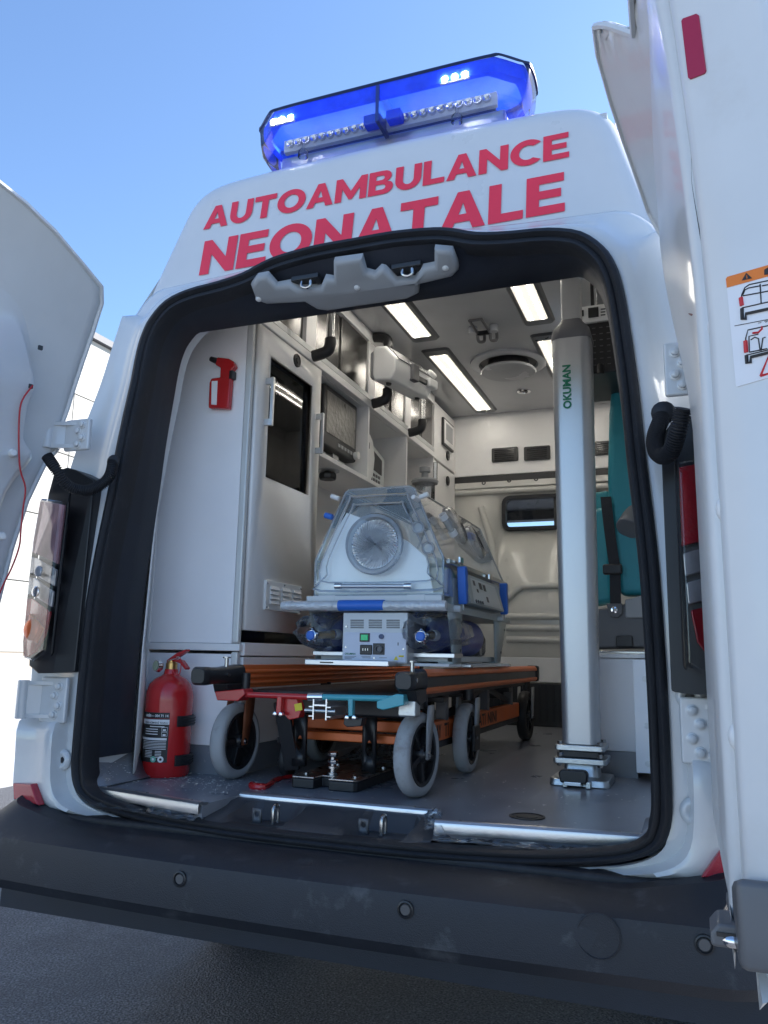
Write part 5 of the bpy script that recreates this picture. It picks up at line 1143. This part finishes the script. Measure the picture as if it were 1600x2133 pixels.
# pleated cuff
N = 96; cuff = []
rr_ = random.Random(3); ph = [rr_.random() * .6 for _ in range(N)]
for k, t in enumerate((1, .8, .6, .4, .22, .08, .03)):
    cuff.append([pc + Vector((math.cos(2 * math.pi * (i + (1 - t) * 7) / N) * (PR - .018) * t, -.010 + .006 * (1 - t) + (.004 + .006 * ph[i]) * (1 if i % 2 else -1) * min(1, 2.2 * t * (1.15 - t)), math.sin(2 * math.pi * (i + (1 - t) * 7) / N) * (PR - .018) * t)) for i in range(N)])
MB().loft(cuff, True).build('iris_cuff', clear('cuff_film', (.9, .93, .96), 1.4, .2, haze=.65, hcol=(.93, .95, .97)), hood, smooth=0)
MB().sphere(pc + Vector((0, -.006, 0)), .004).build('cuff_knot', DGREY, hood)
for px, py in ((872, 1099), (893, 1142)):
    p = onY(px, py, IY0 + .0); MB().lathe([(.022, 0), (.022, -.008), (.018, -.010), (.014, -.004), (0, -.004)], p, (0, 1, 0), 20).build('tube_port', EDG, hood)
# latches and hinge bar
def peg(p, d, r, L, m, name): MB().lathe([(0, 0), (r, 0), (r * 1.05, L * .5), (r, L), (0, L)], p, d, 14).build(name, m, inc, .002)
for px, py, d in ((690, 1033, (1, 0, -.4)), (872, 1042, (-.3, -1, .2)), (874, 1036, (1, 0, .3))):
    p = onY(px, py, IY0 - .01); peg(p, d, .008, .032, WHITEPL, 'white_latch')
peg(onY(677, 1073, IY0 + .01), (1, 0, -.3), .010, .03, BLUEB, 'blue_latch')
h0, h1 = onY(705, 1221, IY0 - .008), onY(850, 1221, IY0 - .008); MB().cyl(h0, h1, .006, seg=12).build('hinge_bar', ALU, inc)
for p in (h0, h1): MB().cyl(p + Vector((-.012, 0, 0)), p + Vector((.012, 0, 0)), .010, seg=12).build('hinge_end', CHROME, inc)
sh0, sh1 = onY(676, 1193, IY0 + .08), onY(880, 1193, IY0 + .08); MB().box((sh0.x, IY0 + .08, sh0.z - .006), (sh1.x, IY0 + .12, sh0.z + .004)).build('bed_edge', LG3, inc, .002)
# side ports and door on the right slope
sl_ = Vector((.23, 0, .105)).normalized()
def onS(px, py): return onP(px, py, hsec(0)[6], Vector((.2296, 0, .0996)).normalized())
for (a, b, r, rz) in ((948, 1095, .055, .075), (988, 1130, .05, .07)):
    c = onS(a, b); n_ = Vector((.2296, 0, .0996)).normalized(); x_, y_ = Vector((0, 1, 0)), n_.cross(Vector((0, 1, 0)))
    MB().loft([[c + n_ * h + x_ * (math.cos(t) * r * 1.5 * k) + y_ * (math.sin(t) * rz * k) for t in np.linspace(0, 2 * math.pi, 28, endpoint=False)] for h, k in ((0, 1.04), (.012, 1.0), (.016, .9), (.016, 0.01))]).build('side_porthole', clear('port_plastic', (.85, .88, .92), 1.2, .1, haze=.28, hcol=(.68, .72, .78)), hood)
pa, pb = onS(910, 1077), onS(936, 1120); n_ = Vector((.2296, 0, .0996)).normalized()
MB().cyl(pa + n_ * .02, pb + n_ * .02, .012, seg=12).build('side_hinge', EDG, hood)
for p in (pa, pb): MB().cyl(p + n_ * .02, p + n_ * .02 + (pb - pa).normalized() * .02 * (1 if p == pa else -1), .015, seg=12).build('hinge_cap', WHITEPL, hood)
p = onS(980, 1118); MB().box((p.x - .004, p.y - .03, p.z - .012), (p.x + .014, p.y + .03, p.z + .012)).build('blue_clip', BLUEB, hood, .003)
rl_ = Vector((IX + .228, 0, 1.41)); MB().bar((IX + .23, .56, 1.412), (IX + .23, 1.42, 1.412), .012, .016).build('side_gutter', STEEL, inc, .002)
for px, py in ((957, 1168), (1018, 1203)):
    p = onX(px, py, IX + .24); MB().box((p.x, p.y - .02, p.z - .01), (p.x + .01, p.y + .02, p.z + .012)).build('corner_catch', CHROME, inc, .003)
# legs of the frame on both flanks
for sgn, X in ((1, .147), (-1, IX - .245)):
    for y0, y1, ya, yb in ((IY0 + .02, .70, .60, .685), (1.17, 1.37, 1.18, 1.25)):
        o = MB().add([Vector((X, y0, 1.25)), Vector((X, y1, 1.25)), Vector((X, yb, 1.09)), Vector((X, ya, 1.09))], [(0, 1, 2, 3)]).build('frame_leg', LG2, inc, solid=.006)
        MB().box((min(X, X - sgn * .05), ya, 1.088), (max(X, X - sgn * .05), yb, 1.094)).build('foot', LG2, o)
        MB().bar((X - sgn * .004, y1, 1.25), (X - sgn * .004, yb, 1.09), .012, .006, up=(1, 0, 0)).build('flange', LG2, o)
        for z in (1.22, 1.13): MB().lathe([(.005, 0), (.005, .004), (0, .005)], (X + sgn * .003, yb - .004 + (y1 - yb) * (z - 1.09) / .16 - .012, z), (sgn, 0, 0), 10).build('bolt', STEEL, o)
for y in (.66, 1.24): MB().box((.10, y, 1.076), (.19, y + .03, 1.086)).build('hold_down', STEEL, inc, .002)
MB().box((IX - .23, .60, 1.092), (IX + .22, 1.36, 1.112)).build('cylinder_tray', LG3, inc, .004)
# power unit in front
b0p, b1p = onY(715, 1276, .50), onY(848, 1383, .50)
pu = MB().box((b0p.x, .50, b1p.z), (b1p.x, .80, b0p.z)).build('power_unit', LG3, inc, .003)
def bx(px0, py0, px1, py1, m, name, d=.004, par=None, bev=.001):
    a, b = onY(px0, py0, .50), onY(px1, py1, .50); return MB().box((min(a.x, b.x), .5 - d, min(a.z, b.z)), (max(a.x, b.x), .5006, max(a.z, b.z))).build(name, m, par or pu, bev)
bx(717, 1317, 846, 1380, mat('lavender_plate', (.60, .64, .74), .35), 'front_plate', .003)
for px in (730, 768, 805):
    for k in range(5): bx(px, 1291 + k * 3.9, px + 28, 1293 + k * 3.9, BLACK, 'louvre_slot', .0012)
for k in (743, 781, 818): pass
sw = bx(751, 1319, 771, 1337, BLACK, 'rocker_switch', .007); bx(754, 1322, 768, 1334, mat('green_lens', (.01, .25, .12), .2, emit=(.0, .5, .2), estr=.15), 'green_rocker', .010, sw)
so_ = bx(751, 1343, 776, 1364, BLACK, 'mains_inlet', .007, bev=.003)
for dx in (757, 762, 767): bx(dx, 1350, dx + 2, 1356, STEEL, 'pin', .009, so_)
fg = onY(795, 1326, .497); MB().lathe([(.008, 0), (.008, -.006), (.005, -.007), (0, -.004)], fg, (0, 1, 0), 16).build('fuse_holder', mat('blue_grey', (.1, .13, .22), .4), pu)
s8 = bx(778, 1340, 802, 1364, BLACK, 'round_socket', .005); c8 = onY(790, 1352, .495); MB().lathe([(.012, 0), (.012, -.006), (.009, -.007), (.008, -.002), (0, -.002)], c8, (0, 1, 0), 18).build('socket_ring', DGREY, s8)
bx(829, 1338, 831, 1345, BLACK, 'small_slot', .0035)
for px, py in ((722, 1305), (841, 1307), (721, 1348), (841, 1352), (780, 1371)): MB().lathe([(.0035, 0), (.003, -.003), (0, -.003)], onY(px, py, .498), (0, 1, 0), 10).build('screw', STEEL, pu)
def pt(s, px0, px1, py, m, bold=.01, h=None):
    a, b = onY(px0, py, .4955), onY(px1, py, .4955); return put_text(MB(), s, lambda u, v: Vector((u, .4962, v)), a.x, b.x, a.z, bold, h).build('print', m, pu, smooth=0)
pt('OKUMAN', 718, 740, 1363.5, GREEN, .03)
def tline(px0, px1, py, m): a, b = onY(px0, py, .4962), onY(px1, py, .4962); MB().box((a.x, .496, a.z - .0006), (b.x, .4966, a.z + .0006)).build('print_line', m, pu)
for k, (x0, x1, y) in enumerate(((718, 742, 1367), (718, 738, 1369.5), (718, 733, 1372), (753, 772, 1367), (755, 772, 1370), (790, 806, 1370))): tline(x0, x1, y, DGREY)
wt = [onY(a, b, .4962) for a, b in ((820, 1375), (830, 1375), (825, 1366))]; MB().add([v for v in wt], [(0, 1, 2)]).build('warning_triangle', YELP, pu, smooth=0)
bx(831, 1365, 842, 1369, YELP, 'yellow_label', .0038)
# blue gas bottles left and right of the power unit, valves towards the door, each in a film bag
def bottle(cx, label, vx):
    z = 1.176; t = thing('gas_bottle', label, 'gas bottle', (cx, .9, z), 'gas bottles under the incubator')
    MB().lathe([(0, .60), (.018, .595), (.020, .615), (.045, .635), (.062, .665), (.064, .70), (.064, .98), (.05, 1.01), (0, 1.02)], (cx, 0, z), (0, 1, 0), 32).build('tank', BLUE, t, smooth=50)
    MB().lathe([(.016, .55), (.018, .56), (.018, .60), (.014, .62)], (cx, 0, z), (0, 1, 0), 18).build('neck', WHITEPL, t)
    MB().cyl((cx, .565, z), (vx, .52, z - .005), .013, seg=14).build('valve_body', BRASS, t)
    for k in range(5): 
        a = 2 * math.pi * k / 5 + .3; MB().sphere((vx + .019 * math.cos(a), .50, z - .006 + .019 * math.sin(a)), .009, 10, 6).build('wheel_lobe', CHROME, t)
    MB().lathe([(.0, .015), (.020, .012), (.022, 0), (.020, -.006), (.0165, -.008), (.0165, -.004), (0, -.004)], (vx, .494, z - .006), (0, 1, 0), 24).build('valve_wheel', CHROME, t)
    MB().lathe([(0, -.010), (.012, -.009), (.0155, -.006), (.0155, 0)], (vx, .494, z - .006), (0, 1, 0), 20).build('blue_cap', BLUEB, t)
    tr_ = MB().box((cx - .075, .56, 1.106), (cx + .075, .66, 1.120)); tr_.build('cradle', ALU, t, .002)
    rng = random.Random(int(cx * 100)); L = []
    for y, r in ((.475, .035), (.485, .06), (.52, .078), (.58, .084), (.66, .080), (.78, .074)):
        L.append([Vector((cx + (vx - cx) * max(0, (.6 - y) / .12) + (r + rng.uniform(-.009, .009)) * math.cos(a) * 1.02, y + rng.uniform(-.008, .008), z + .004 + (r * .92 + rng.uniform(-.009, .006)) * math.sin(a) * (.78 if math.sin(a) < 0 else 1))) for a in np.linspace(0, 2 * math.pi, 22, endpoint=False)])
    MB().loft(L, True).build('film_bag', FILM, t, smooth=0)
bottle(IX - .165, 'blue gas bottle in a film bag under the incubator on the cabinet side', onY(650, 1326, .5).x); bottle(IX + .178, 'blue gas bottle in a film bag under the incubator on the silver column side', onY(878, 1330, .5).x)
# strap buckle on the right flank
bk_ = onX(1000, 1345, .12); MB().box((.118, bk_.y - .012, bk_.z - .035), (.124, bk_.y + .012, bk_.z + .035)).build('strap_buckle', STEEL, inc, .003)
MB().prism([(.70, 1.112), (1.18, 1.112), (1.18, 1.19), (1.1, 1.225), (.85, 1.22), (.70, 1.17)], lambda u, v, w: Vector((w, u, v)), .06, .115).build('bagged_hose', clear('grey_bag', (.6, .62, .64), 1.2, .15, haze=.4, hcol=(.35, .36, .37), bump=.9, bscale=20), inc, .02)
# ================================================================== fire extinguisher
ex_c = Vector((-.735, .345, 0))
fe = thing('fire_extinguisher', 'red fire extinguisher with black label standing by the white panel', 'fire extinguisher', (ex_c.x, ex_c.y, FZ))
ER = .076
tank = MB().lathe([(0, FZ + .001), (ER - .004, FZ + .001), (ER, FZ + .008), (ER, FZ + .235), (ER * .98, FZ + .262), (ER * .88, FZ + .285), (ER * .68, FZ + .302), (ER * .42, FZ + .312), (.024, FZ + .318), (.021, FZ + .333), (0, FZ + .333)], ex_c, (0, 0, 1), 48).build('tank', RED, fe, smooth=40)
MB().lathe([(.019, FZ + .333), (.019, FZ + .352), (.014, FZ + .354), (.014, FZ + .362), (0, FZ + .362)], ex_c, (0, 0, 1), 20).build('valve', BRASS, fe)
vd = Vector((.72, -.2, 0)).normalized()
def lever(pts, w, name):
    pn_ = Vector((-vd.y, vd.x, 0)); q = [ex_c + vd * a + Vector((0, 0, FZ + b)) for a, b in pts]
    MB().loft([[p - pn_ * w for p in q], [p + pn_ * w for p in q]], True, True, True).build(name, RED, fe, .002)
lever([(-.018, .350), (-.016, .362), (.03, .385), (.075, .398), (.077, .392), (.035, .372), (.0, .350)], .009, 'squeeze_lever')
lever([(-.012, .352), (.02, .358), (.05, .352), (.078, .332), (.083, .338), (.055, .362), (.02, .368)], .009, 'carry_handle')
gp = ex_c + Vector((-.028, -.028, FZ + .342)); gd = Vector((-.35, -1, .1)).normalized()
gauge = MB().lathe([(.0, .014), (.019, .014), (.020, 0), (.0175, -.004), (.016, -.002), (0, -.002)], gp, -gd * -1 if False else (-gd.x * -1, -gd.y * -1, -gd.z * -1), 24).build('pressure_gauge', CHROME, fe)
gauge_face = MB().lathe([(0, .0148), (.0155, .0148)], gp, gd, 20).build('gauge_face', mat('gauge_green', (.35, .42, .30), .4), gauge)
MB().tube(crom([ex_c + Vector((.02, -.01, FZ + .358)), ex_c + Vector((.045, -.02, FZ + .37)), ex_c + Vector((.05, -.02, FZ + .34)), ex_c + Vector((.045, -.02, FZ + .318)), ex_c + Vector((.03, -.02, FZ + .316)), ex_c + Vector((.02, -.02, FZ + .33))], 5), .0016, 6).build('safety_tie', REDP, fe)
MB().tube(crom([ex_c + Vector((.0, -.018, FZ + .36)), ex_c + Vector((.025, -.02, FZ + .366)), ex_c + Vector((.04, -.02, FZ + .366)), ex_c + Vector((.042, -.02, FZ + .372)), ex_c + Vector((.03, -.02, FZ + .372))], 4), .0016, 6).build('safety_pin', CHROME, fe)
# label printed round the tank: angle measured from the camera side
va = math.atan2(CAM[1] - ex_c.y, CAM[0] - ex_c.x)
def lab(e): return lambda u, v: Vector((ex_c.x + (ER + e) * math.cos(va + u / ER), ex_c.y + (ER + e) * math.sin(va + u / ER), FZ + v))
def patch(name, u0, u1, v0, v1, m, e, par):
    n = max(2, int(abs(u1 - u0) / .008)); f = lab(e)
    return MB().loft([[f(u0 + (u1 - u0) * i / n, v) for i in range(n + 1)] for v in (v0, v1)], False).build(name, m, par)
U0, U1 = -.105, .004
lbl_ = patch('label', U0, U1, .048, .200, BLKP, .0006, tank)
def lt(s, u0, u1, v, m=WHITEP, bold=.012, h=None): return put_text(MB(), s, lab(.0012), u0, u1, v, bold, h).build('label_text', m, lbl_, smooth=0)
for (v0, v1) in ((.1995, .2005), (.1805, .1812)): patch('label_rule', U0, U1, v0, v1, REDP, .001, lbl_)
lt('304 71 14', -.042, .0, .186, bold=.03); lt('0212', -.055, -.045, .187, bold=.01); lt('onin', -.082, -.057, .186, bold=.05)
patch('white_band', U0, U1, .163, .178, WHITEP, .0009, lbl_); 
put_text(MB(), 'KURU K\u0130MYEV\u0130 TOZLU', lab(.0015), -.082, .0, .165, .02).build('label_text', BLKP, lbl_, smooth=0)
for v, u0 in ((.155, -.06), (.147, -.08), (.132, -.08), (.140, -.08)): patch('text_line', u0, u0 + .05, v, v + .0025, WHITEP, .001, lbl_)
for v in (.142, .127):
    f_ = patch('pictogram', -.018, .0, v, v + .013, WHITEP, .001, lbl_); patch('pictogram_dark', -.017, -.001, v + .001, v + .012, BLKP, .0013, f_); patch('pictogram_hand', -.014, -.005, v + .002, v + .007, WHITEP, .0016, f_)
patch('white_band', U0, -.001, .115, .122, WHITEP, .0009, lbl_)
for k in range(6): patch('text_line', -.09, -.002, .110 - k * .0045, .1115 - k * .0045, WHITEP, .001, lbl_)
for k in range(5):
    patch('text_line', -.075, -.045, .081 - k * .0045, .0825 - k * .0045, WHITEP, .001, lbl_); patch('text_line', -.035, -.015, .081 - k * .0045, .0825 - k * .0045, WHITEP, .001, lbl_)
for u, m in ((-.04, mat('seal_green', (.15, .45, .35), .5)), (-.016, WHITEP)):
    f = lab(.0011); MB().plate(ell(.0095, .0095, 20, u, .0575), lambda a, b: f(a, b)).build('seal', m, lbl_, smooth=0); f5 = lab(.0016); MB().plate(ell(.004, .004, 14, u, .0575), lambda a, b: f5(a, b)).build('seal_centre', BLKP if m is WHITEP else WHITEP, lbl_, smooth=0)
# bracket straps
for z in (.155, .035):
    br = []
    for a in np.linspace(va + .35, va + 2.1, 14): br.append([ex_c + Vector(((ER + r) * math.cos(a), (ER + r) * math.sin(a), FZ + z + h)) for r, h in ((.001, 0), (.008, .002), (.008, .032), (.001, .034))])
    o = MB().loft(br, True, True, True).build('bracket_strap', BLACK, fe, .001)
    for h in (.008, .016, .024): MB().tube([ex_c + Vector(((ER + .0085) * math.cos(a), (ER + .0085) * math.sin(a), FZ + z + h)) for a in np.linspace(va + .6, va + 2.0, 12)], .0022, 6).build('strap_rib', RUBBER, o)
MB().box((ex_c.x - .03, CY - .012, FZ + .02), (ex_c.x + .03, CY - .007, FZ + .25)).build('bracket_back', BLACK, fe, .002)

# ================================================================== silver lifting column
co = thing('lifting_column', 'tall silver column with green lettering bolted to the floor', 'column', (.51, .82, FZ))
KX, KY = .513, .83
def kl(z, w, d, r): return [Vector((KX + u, KY + v, z)) for u, v in rrect(w, d, r, 5)]
SIL = mat('silver_column', (.50, .51, .52), .36, .75, var=.05, vscale=5, bump=.02, bscale=60)
colm = MB().loft([kl(.845, .115, .115, .028), kl(2.205, .133, .133, .034)], True, True, True).build('column', SIL, co, smooth=50)
MB().loft([kl(2.204, .136, .136, .034), kl(2.215, .138, .138, .034), kl(2.245, .125, .125, .03), kl(2.275, .08, .08, .02), kl(2.285, .07, .07, .015)], True, True, True).build('bellows_cap', DGREY, co, smooth=40)
MB().loft([kl(2.28, .066, .066, .008), kl(2.64, .066, .066, .008)], True, True, True).build('inner_mast', SIL, co, smooth=40)
# lettering reads upwards
a, b = onY(1172, 851, KY - .068), onY(1190, 760, KY - .068)
lx = (onY(1172, 805, KY - .068).x, onY(1189, 805, KY - .068).x)
v, f = text2d('OKUMAN', 1., .035); x0 = min(p[0] for p in v); x1 = max(p[0] for p in v); y1 = max(p[1] for p in v)
zl, zh_ = onY(1182, 851, KY - .068).z, onY(1182, 760, KY - .068).z
MB().add([Vector((lx[1] - p[1] / y1 * (lx[1] - lx[0]), KY - .0595 - .0085 * ((zl + (p[0] - x0) / (x1 - x0) * (zh_ - zl)) - .845) / 1.36 * 1.0 - .0012, zl + (p[0] - x0) / (x1 - x0) * (zh_ - zl))) for p in v], f).build('lettering', GREEN, colm, smooth=0)
# base plates and release pedal
for z0, z1, w in ((.825, .843, .155), (.785, .803, .165)):
    MB().loft([kl(z0, w, .15, .012), kl(z1, w, .15, .012)], True, True, True).build('flange_plate', ZINC, co, .003)
MB().loft([kl(.804, .13, .12, .01), kl(.824, .13, .12, .01)], True, True, True).build('slide_block', BLACK, co, .003)
for dx in (-.062, .062):
    for dy in (-.055, .055): MB().lathe([(.009, 0), (.009, .010), (0, .011)], (KX + dx, KY + dy, .843), (0, 0, 1), 6).build('bolt', STEEL, co)
    for z in (.806, .778): MB().lathe([(.009, 0), (.009, .012), (0, .012)], (KX + dx, KY - .062, z), (0, 0, 1), 6).build('nut', STEEL, co)
MB().loft([kl(.721, .185, .20, .02), kl(.742, .18, .19, .02), kl(.746, .11, .12, .02), kl(.785, .10, .10, .015)], True, True, True).build('floor_base', ZINC, co, .003)
ped = MB().prism([(-.04, .735), (.04, .735), (.045, .765), (.035, .775), (-.035, .775), (-.045, .765)], lambda u, v, w: Vector((KX - .012 + u, w, v)), KY - .135, KY - .10).build('release_pedal', BLACK, co, .006)
MB().box((KX - .04, KY - .138, .728), (KX + .012, KY - .128, .74)).build('pedal_plate', CHROME, ped, .002)
for dx in (-.045, .025): MB().box((KX + dx, KY - .13, .722), (KX + dx + .014, KY - .10, .742)).build('lug', ZINC, co, .002)
# rounded collar and power supply at the column head
ps = thing('power_supply', 'white socket panel on black perforated power box above the silver column', 'power supply', (.58, 1.0, 2.3))
PY = 1.0
p0, p1 = onY(1197, 643, PY), onY(1268, 668, PY)
MB().box((p0.x, PY - .01, p1.z), (p1.x, PY + .0, p0.z)).build('socket_panel', WHITEPL, ps, .003)
def pb_(a, b, c, d, m, nm, t): q0, q1 = onY(a, b, PY), onY(c, d, PY); MB().box((q0.x, PY - .01 - t, min(q0.z, q1.z)), (q1.x, PY - .0095, max(q0.z, q1.z))).build(nm, m, ps, .001)
pb_(1204, 650, 1217, 661, BLACK, 'rocker_switch', .004); pb_(1226, 645, 1248, 662, BLACK, 'mains_inlet', .006)
for k in range(3): pb_(1252, 645 + k * 6, 1262, 647 + k * 6, DGREY, 'print', .0006)
b0_, b1_ = onY(1226, 668, PY), onY(1284, 762, PY)
bb = MB().box((b0_.x - .04, PY, b1_.z - .02), (b1_.x + .02, PY + .35, p1.z)); bb.build('perforated_box', BLACK, ps, .006)
for i in range(4):
    for j in range(7): z = b1_.z + .01 + j * .024; x = b0_.x + .012 + i * .026; MB().box((x, PY - .002, z), (x + .012, PY + .002, z + .003)).build('louvre', DGREY, ps)
kq = onY(1251, 780, PY); MB().cyl(kq, kq + Vector((0, 0, .04)), .014, .010).build('cable_gland', BLACK, ps, .003)
MB().box((p0.x - .05, PY + .02, p1.z), (p0.x - .004, PY + .12, p0.z + .01)).build('side_cover', WHITEPL, ps, .012)
MB().bar((.60, PY + .1, 2.36), (.60, PY + .1, 2.64), .05, .03, up=(0, 1, 0)).build('hanger', STEEL, ps, .002)
for x in (.56, .66): MB().bar((x, PY + .08, 2.40), (x, PY + .08, 2.64), .012, .012, up=(0, 1, 0)).build('hanger_rod', BLACK, ps)

# ================================================================== attendant seat
se = thing('attendant_seat', 'teal folding attendant seat with black belt beside the silver column', 'seat', (.66, 1.3, 1.13))
SY = 1.25
def sp(px, py, y=SY): p = onY(px, py, y); return (p.x, p.z)
MB().prism([sp(1276, 770), sp(1268, 860), sp(1265, 1000), sp(1272, 1130), sp(1290, 1240), sp(1350, 1240), sp(1365, 1000), sp(1345, 760), sp(1310, 740)], lambda u, v, w: Vector((u, w, v)), SY, SY + .10).build('backrest', TEALV, se, .025, 3)
MB().prism([sp(1232, 1062, 1.6), sp(1262, 1052, 1.6), sp(1272, 1064, 1.6), sp(1278, 1255, 1.6), sp(1232, 1262, 1.6)], lambda u, v, w: Vector((u, w, v)), 1.6, 1.72).build('seat_cushion', TEALV, se, .025, 3)
MB().prism([sp(1232, 1025, 1.9), sp(1270, 1020, 1.9), sp(1275, 1180, 1.9), sp(1232, 1180, 1.9)], lambda u, v, w: Vector((u, w, v)), 1.9, 1.95).build('rear_cushion', TEALV, se, .02, 3)
g0 = onY(1308, 1103, SY - .02); MB().cyl(Vector((g0.x, SY - .03, g0.z)), Vector((g0.x + .05, SY + .06, g0.z + .10)), .047, seg=28).build('roll_pad', mat('grey_vinyl', (.16, .165, .18), .5), se, .006)
belt = [onY(a, b, SY - .012) for a, b in ((1262, 1035), (1268, 1090), (1276, 1150), (1281, 1185), (1282, 1230), (1283, 1262))]
MB().loft([[p + Vector((-.02, 0, 0)), p + Vector((.02, 0, 0)), p + Vector((.02, -.003, 0)), p + Vector((-.02, -.003, 0))] for p in crom(belt, 4)], True, True, True).build('belt', mat('belt_webbing', (.022, .022, .026), .7, bump=.3, bscale=300), se)
q = onY(1276, 1186, SY - .02); MB().box((q.x - .036, SY - .03, q.z - .02), (q.x + .036, SY - .008, q.z + .02)).build('belt_buckle', BLACK, se, .008)
q = onY(1280, 1268, SY - .02); an = MB().prism([(q.x - .03, q.z + .02), (q.x + .03, q.z + .02), (q.x + .028, q.z - .02), (q.x + .01, q.z - .035), (q.x - .015, q.z - .03)], lambda u, v, w: Vector((u, w, v)), SY - .02, SY - .012).build('belt_anchor', DGREY, se, .003)
MB().lathe([(.012, 0), (.012, -.006), (.006, -.007), (.005, -.002), (0, -.002)], Vector((q.x, SY - .02, q.z - .005)), (0, 1, 0), 18).build('anchor_bolt', CHROME, an)
MB().prism([sp(1232, 1270), sp(1290, 1262), sp(1345, 1238), sp(1350, 1350), sp(1232, 1352)], lambda u, v, w: Vector((u, w, v)), SY - .01, SY + .14).build('seat_base', DGREY, se, .012)
MB().prism([sp(1302, 1250), sp(1340, 1240), sp(1345, 1288), sp(1304, 1288)], lambda u, v, w: Vector((u, w, v)), SY - .02, SY - .008).build('side_pocket', GREYP, se, .008)
MB().prism([sp(1284, 1325), sp(1318, 1324), sp(1320, 1348), sp(1284, 1348)], lambda u, v, w: Vector((u, w, v)), SY - .022, SY - .008).build('release_recess', BLACK, se, .004)
MB().box((.52, SY - .05, 1.133), (.76, SY + .15, 1.142)).build('slide_rail', STEEL, se, .002)
# wheel arch box under the seat
wb = thing('wheel_arch_box', 'white laminate box over the wheel arch under the seat', 'box', (.66, 1.3, FZ))
MB().box((.50, 1.02, FZ + .085), (.67, 2.2, 1.115)).build('front_panel', PANEL, wb, .002)
MB().box((.49, 1.01, 1.116), (.80, 2.2, 1.132)).build('top_board', INNERW, wb, .003)
MB().prism([(.672, 1.019), (.685, 1.019), (.685, .945), (.80, .945), (.80, .93), (.672, .93)], lambda u, v, w: Vector((u, v, w)), FZ + .03, 1.113).build('side_panel', PANEL, wb, .002)
MB().box((.505, 1.022, FZ), (.67, 1.05, FZ + .084)).build('skirting', FLOOR, wb)
for z in (1.05, .90, .78): MB().lathe([(.010, 0), (.009, -.004), (0, -.005)], (.71, .93, z), (0, 1, 0), 14).build('screw_cap', WHITEPL, wb)
# ================================================================== floor details
fd = MB().lathe([(.045, .0008), (.045, .003), (.040, .003), (.038, .001), (.028, .001), (.026, .003), (0, .003)], onZ(1098, 1702, FZ), (0, 0, 1), 28).build('floor_plug', BLACK, fl)
rng = random.Random(11)
CH = mat('wood_chip', (.72, .70, .66), .6, var=.2)
db = MB()
def chip(x, y, s, z=FZ):
    a = rng.random() * 6.28; t = [(math.cos(a + k) * s * rng.uniform(.4, 1), math.sin(a + k) * s * rng.uniform(.25, .7)) for k in (0, 1.3, 2.6, 3.9, 5.1)]
    db.add([Vector((x + u, y + v, z + .0015 + rng.random() * .002)) for u, v in t], [(0, 1, 2, 3, 4)])
for _ in range(620):
    r = rng.random()
    if r < .45: x, y = rng.gauss(-.60, .10), rng.gauss(.30, .10)
    elif r < .65: x, y = rng.gauss(-.40, .15), rng.gauss(.2, .08)
    else: x, y = rng.uniform(-.75, .75), rng.uniform(.12, 1.2)
    if -.78 < x < .76 and .09 < y < CY + .6 * (x > -.5) - .01 and not (-.3 < x < -.04 and y > .3) and not (-.35 < x < .26 and y < .18): chip(x, y, rng.choice([.002, .003, .004, .005, .008]))
for _ in range(40):
    y = rng.uniform(.06, .24); x = -.74 - rng.random() * .04; chip(x, y, rng.uniform(.002, .006), FZ + .012 + (-.74 - x) * 1.3)
struct(db.build('wood_chips', CH, None, smooth=0), 'stuff'); bpy.data.objects['wood_chips']['label'] = 'pale wood chips and dust scattered on the grey floor'; bpy.data.objects['wood_chips']['category'] = 'debris'
# ================================================================== van wheels
TY = mat('van_tyre', (.014, .014, .016), .75, bump=.2, bscale=80)
for x, y in ((.86, 1.2), (-.86, 1.2), (.86, 4.55), (-.86, 4.55)):
    r = .345; w = .115
    W = MB().lathe([(r * .62, -w), (r * .95, -w), (r * .99, -w * .9), (r, -w * .75), (r, -w * .5), (r - .012, -w * .49), (r - .012, -w * .42), (r, -w * .41), (r, -w * .04), (r - .012, -w * .03), (r - .012, w * .03), (r, w * .04), (r, w * .41), (r - .012, w * .42), (r - .012, w * .49), (r, w * .5), (r, w * .75), (r * .99, w * .9), (r * .95, w), (r * .62, w)], (x, y, r), (1, 0, 0), 64).build('road_wheel', TY, van, smooth=30)
    MB().lathe([(0, -w * .3), (r * .2, -w * .3), (r * .5, -w * .6), (r * .62, -w * .9), (r * .64, -w * .9), (r * .64, w * .9), (r * .62, w * .9), (r * .5, w * .6), (r * .2, w * .3), (0, w * .3)], (x, y, r), (1, 0, 0), 32).build('rim', ALU, W, smooth=40)
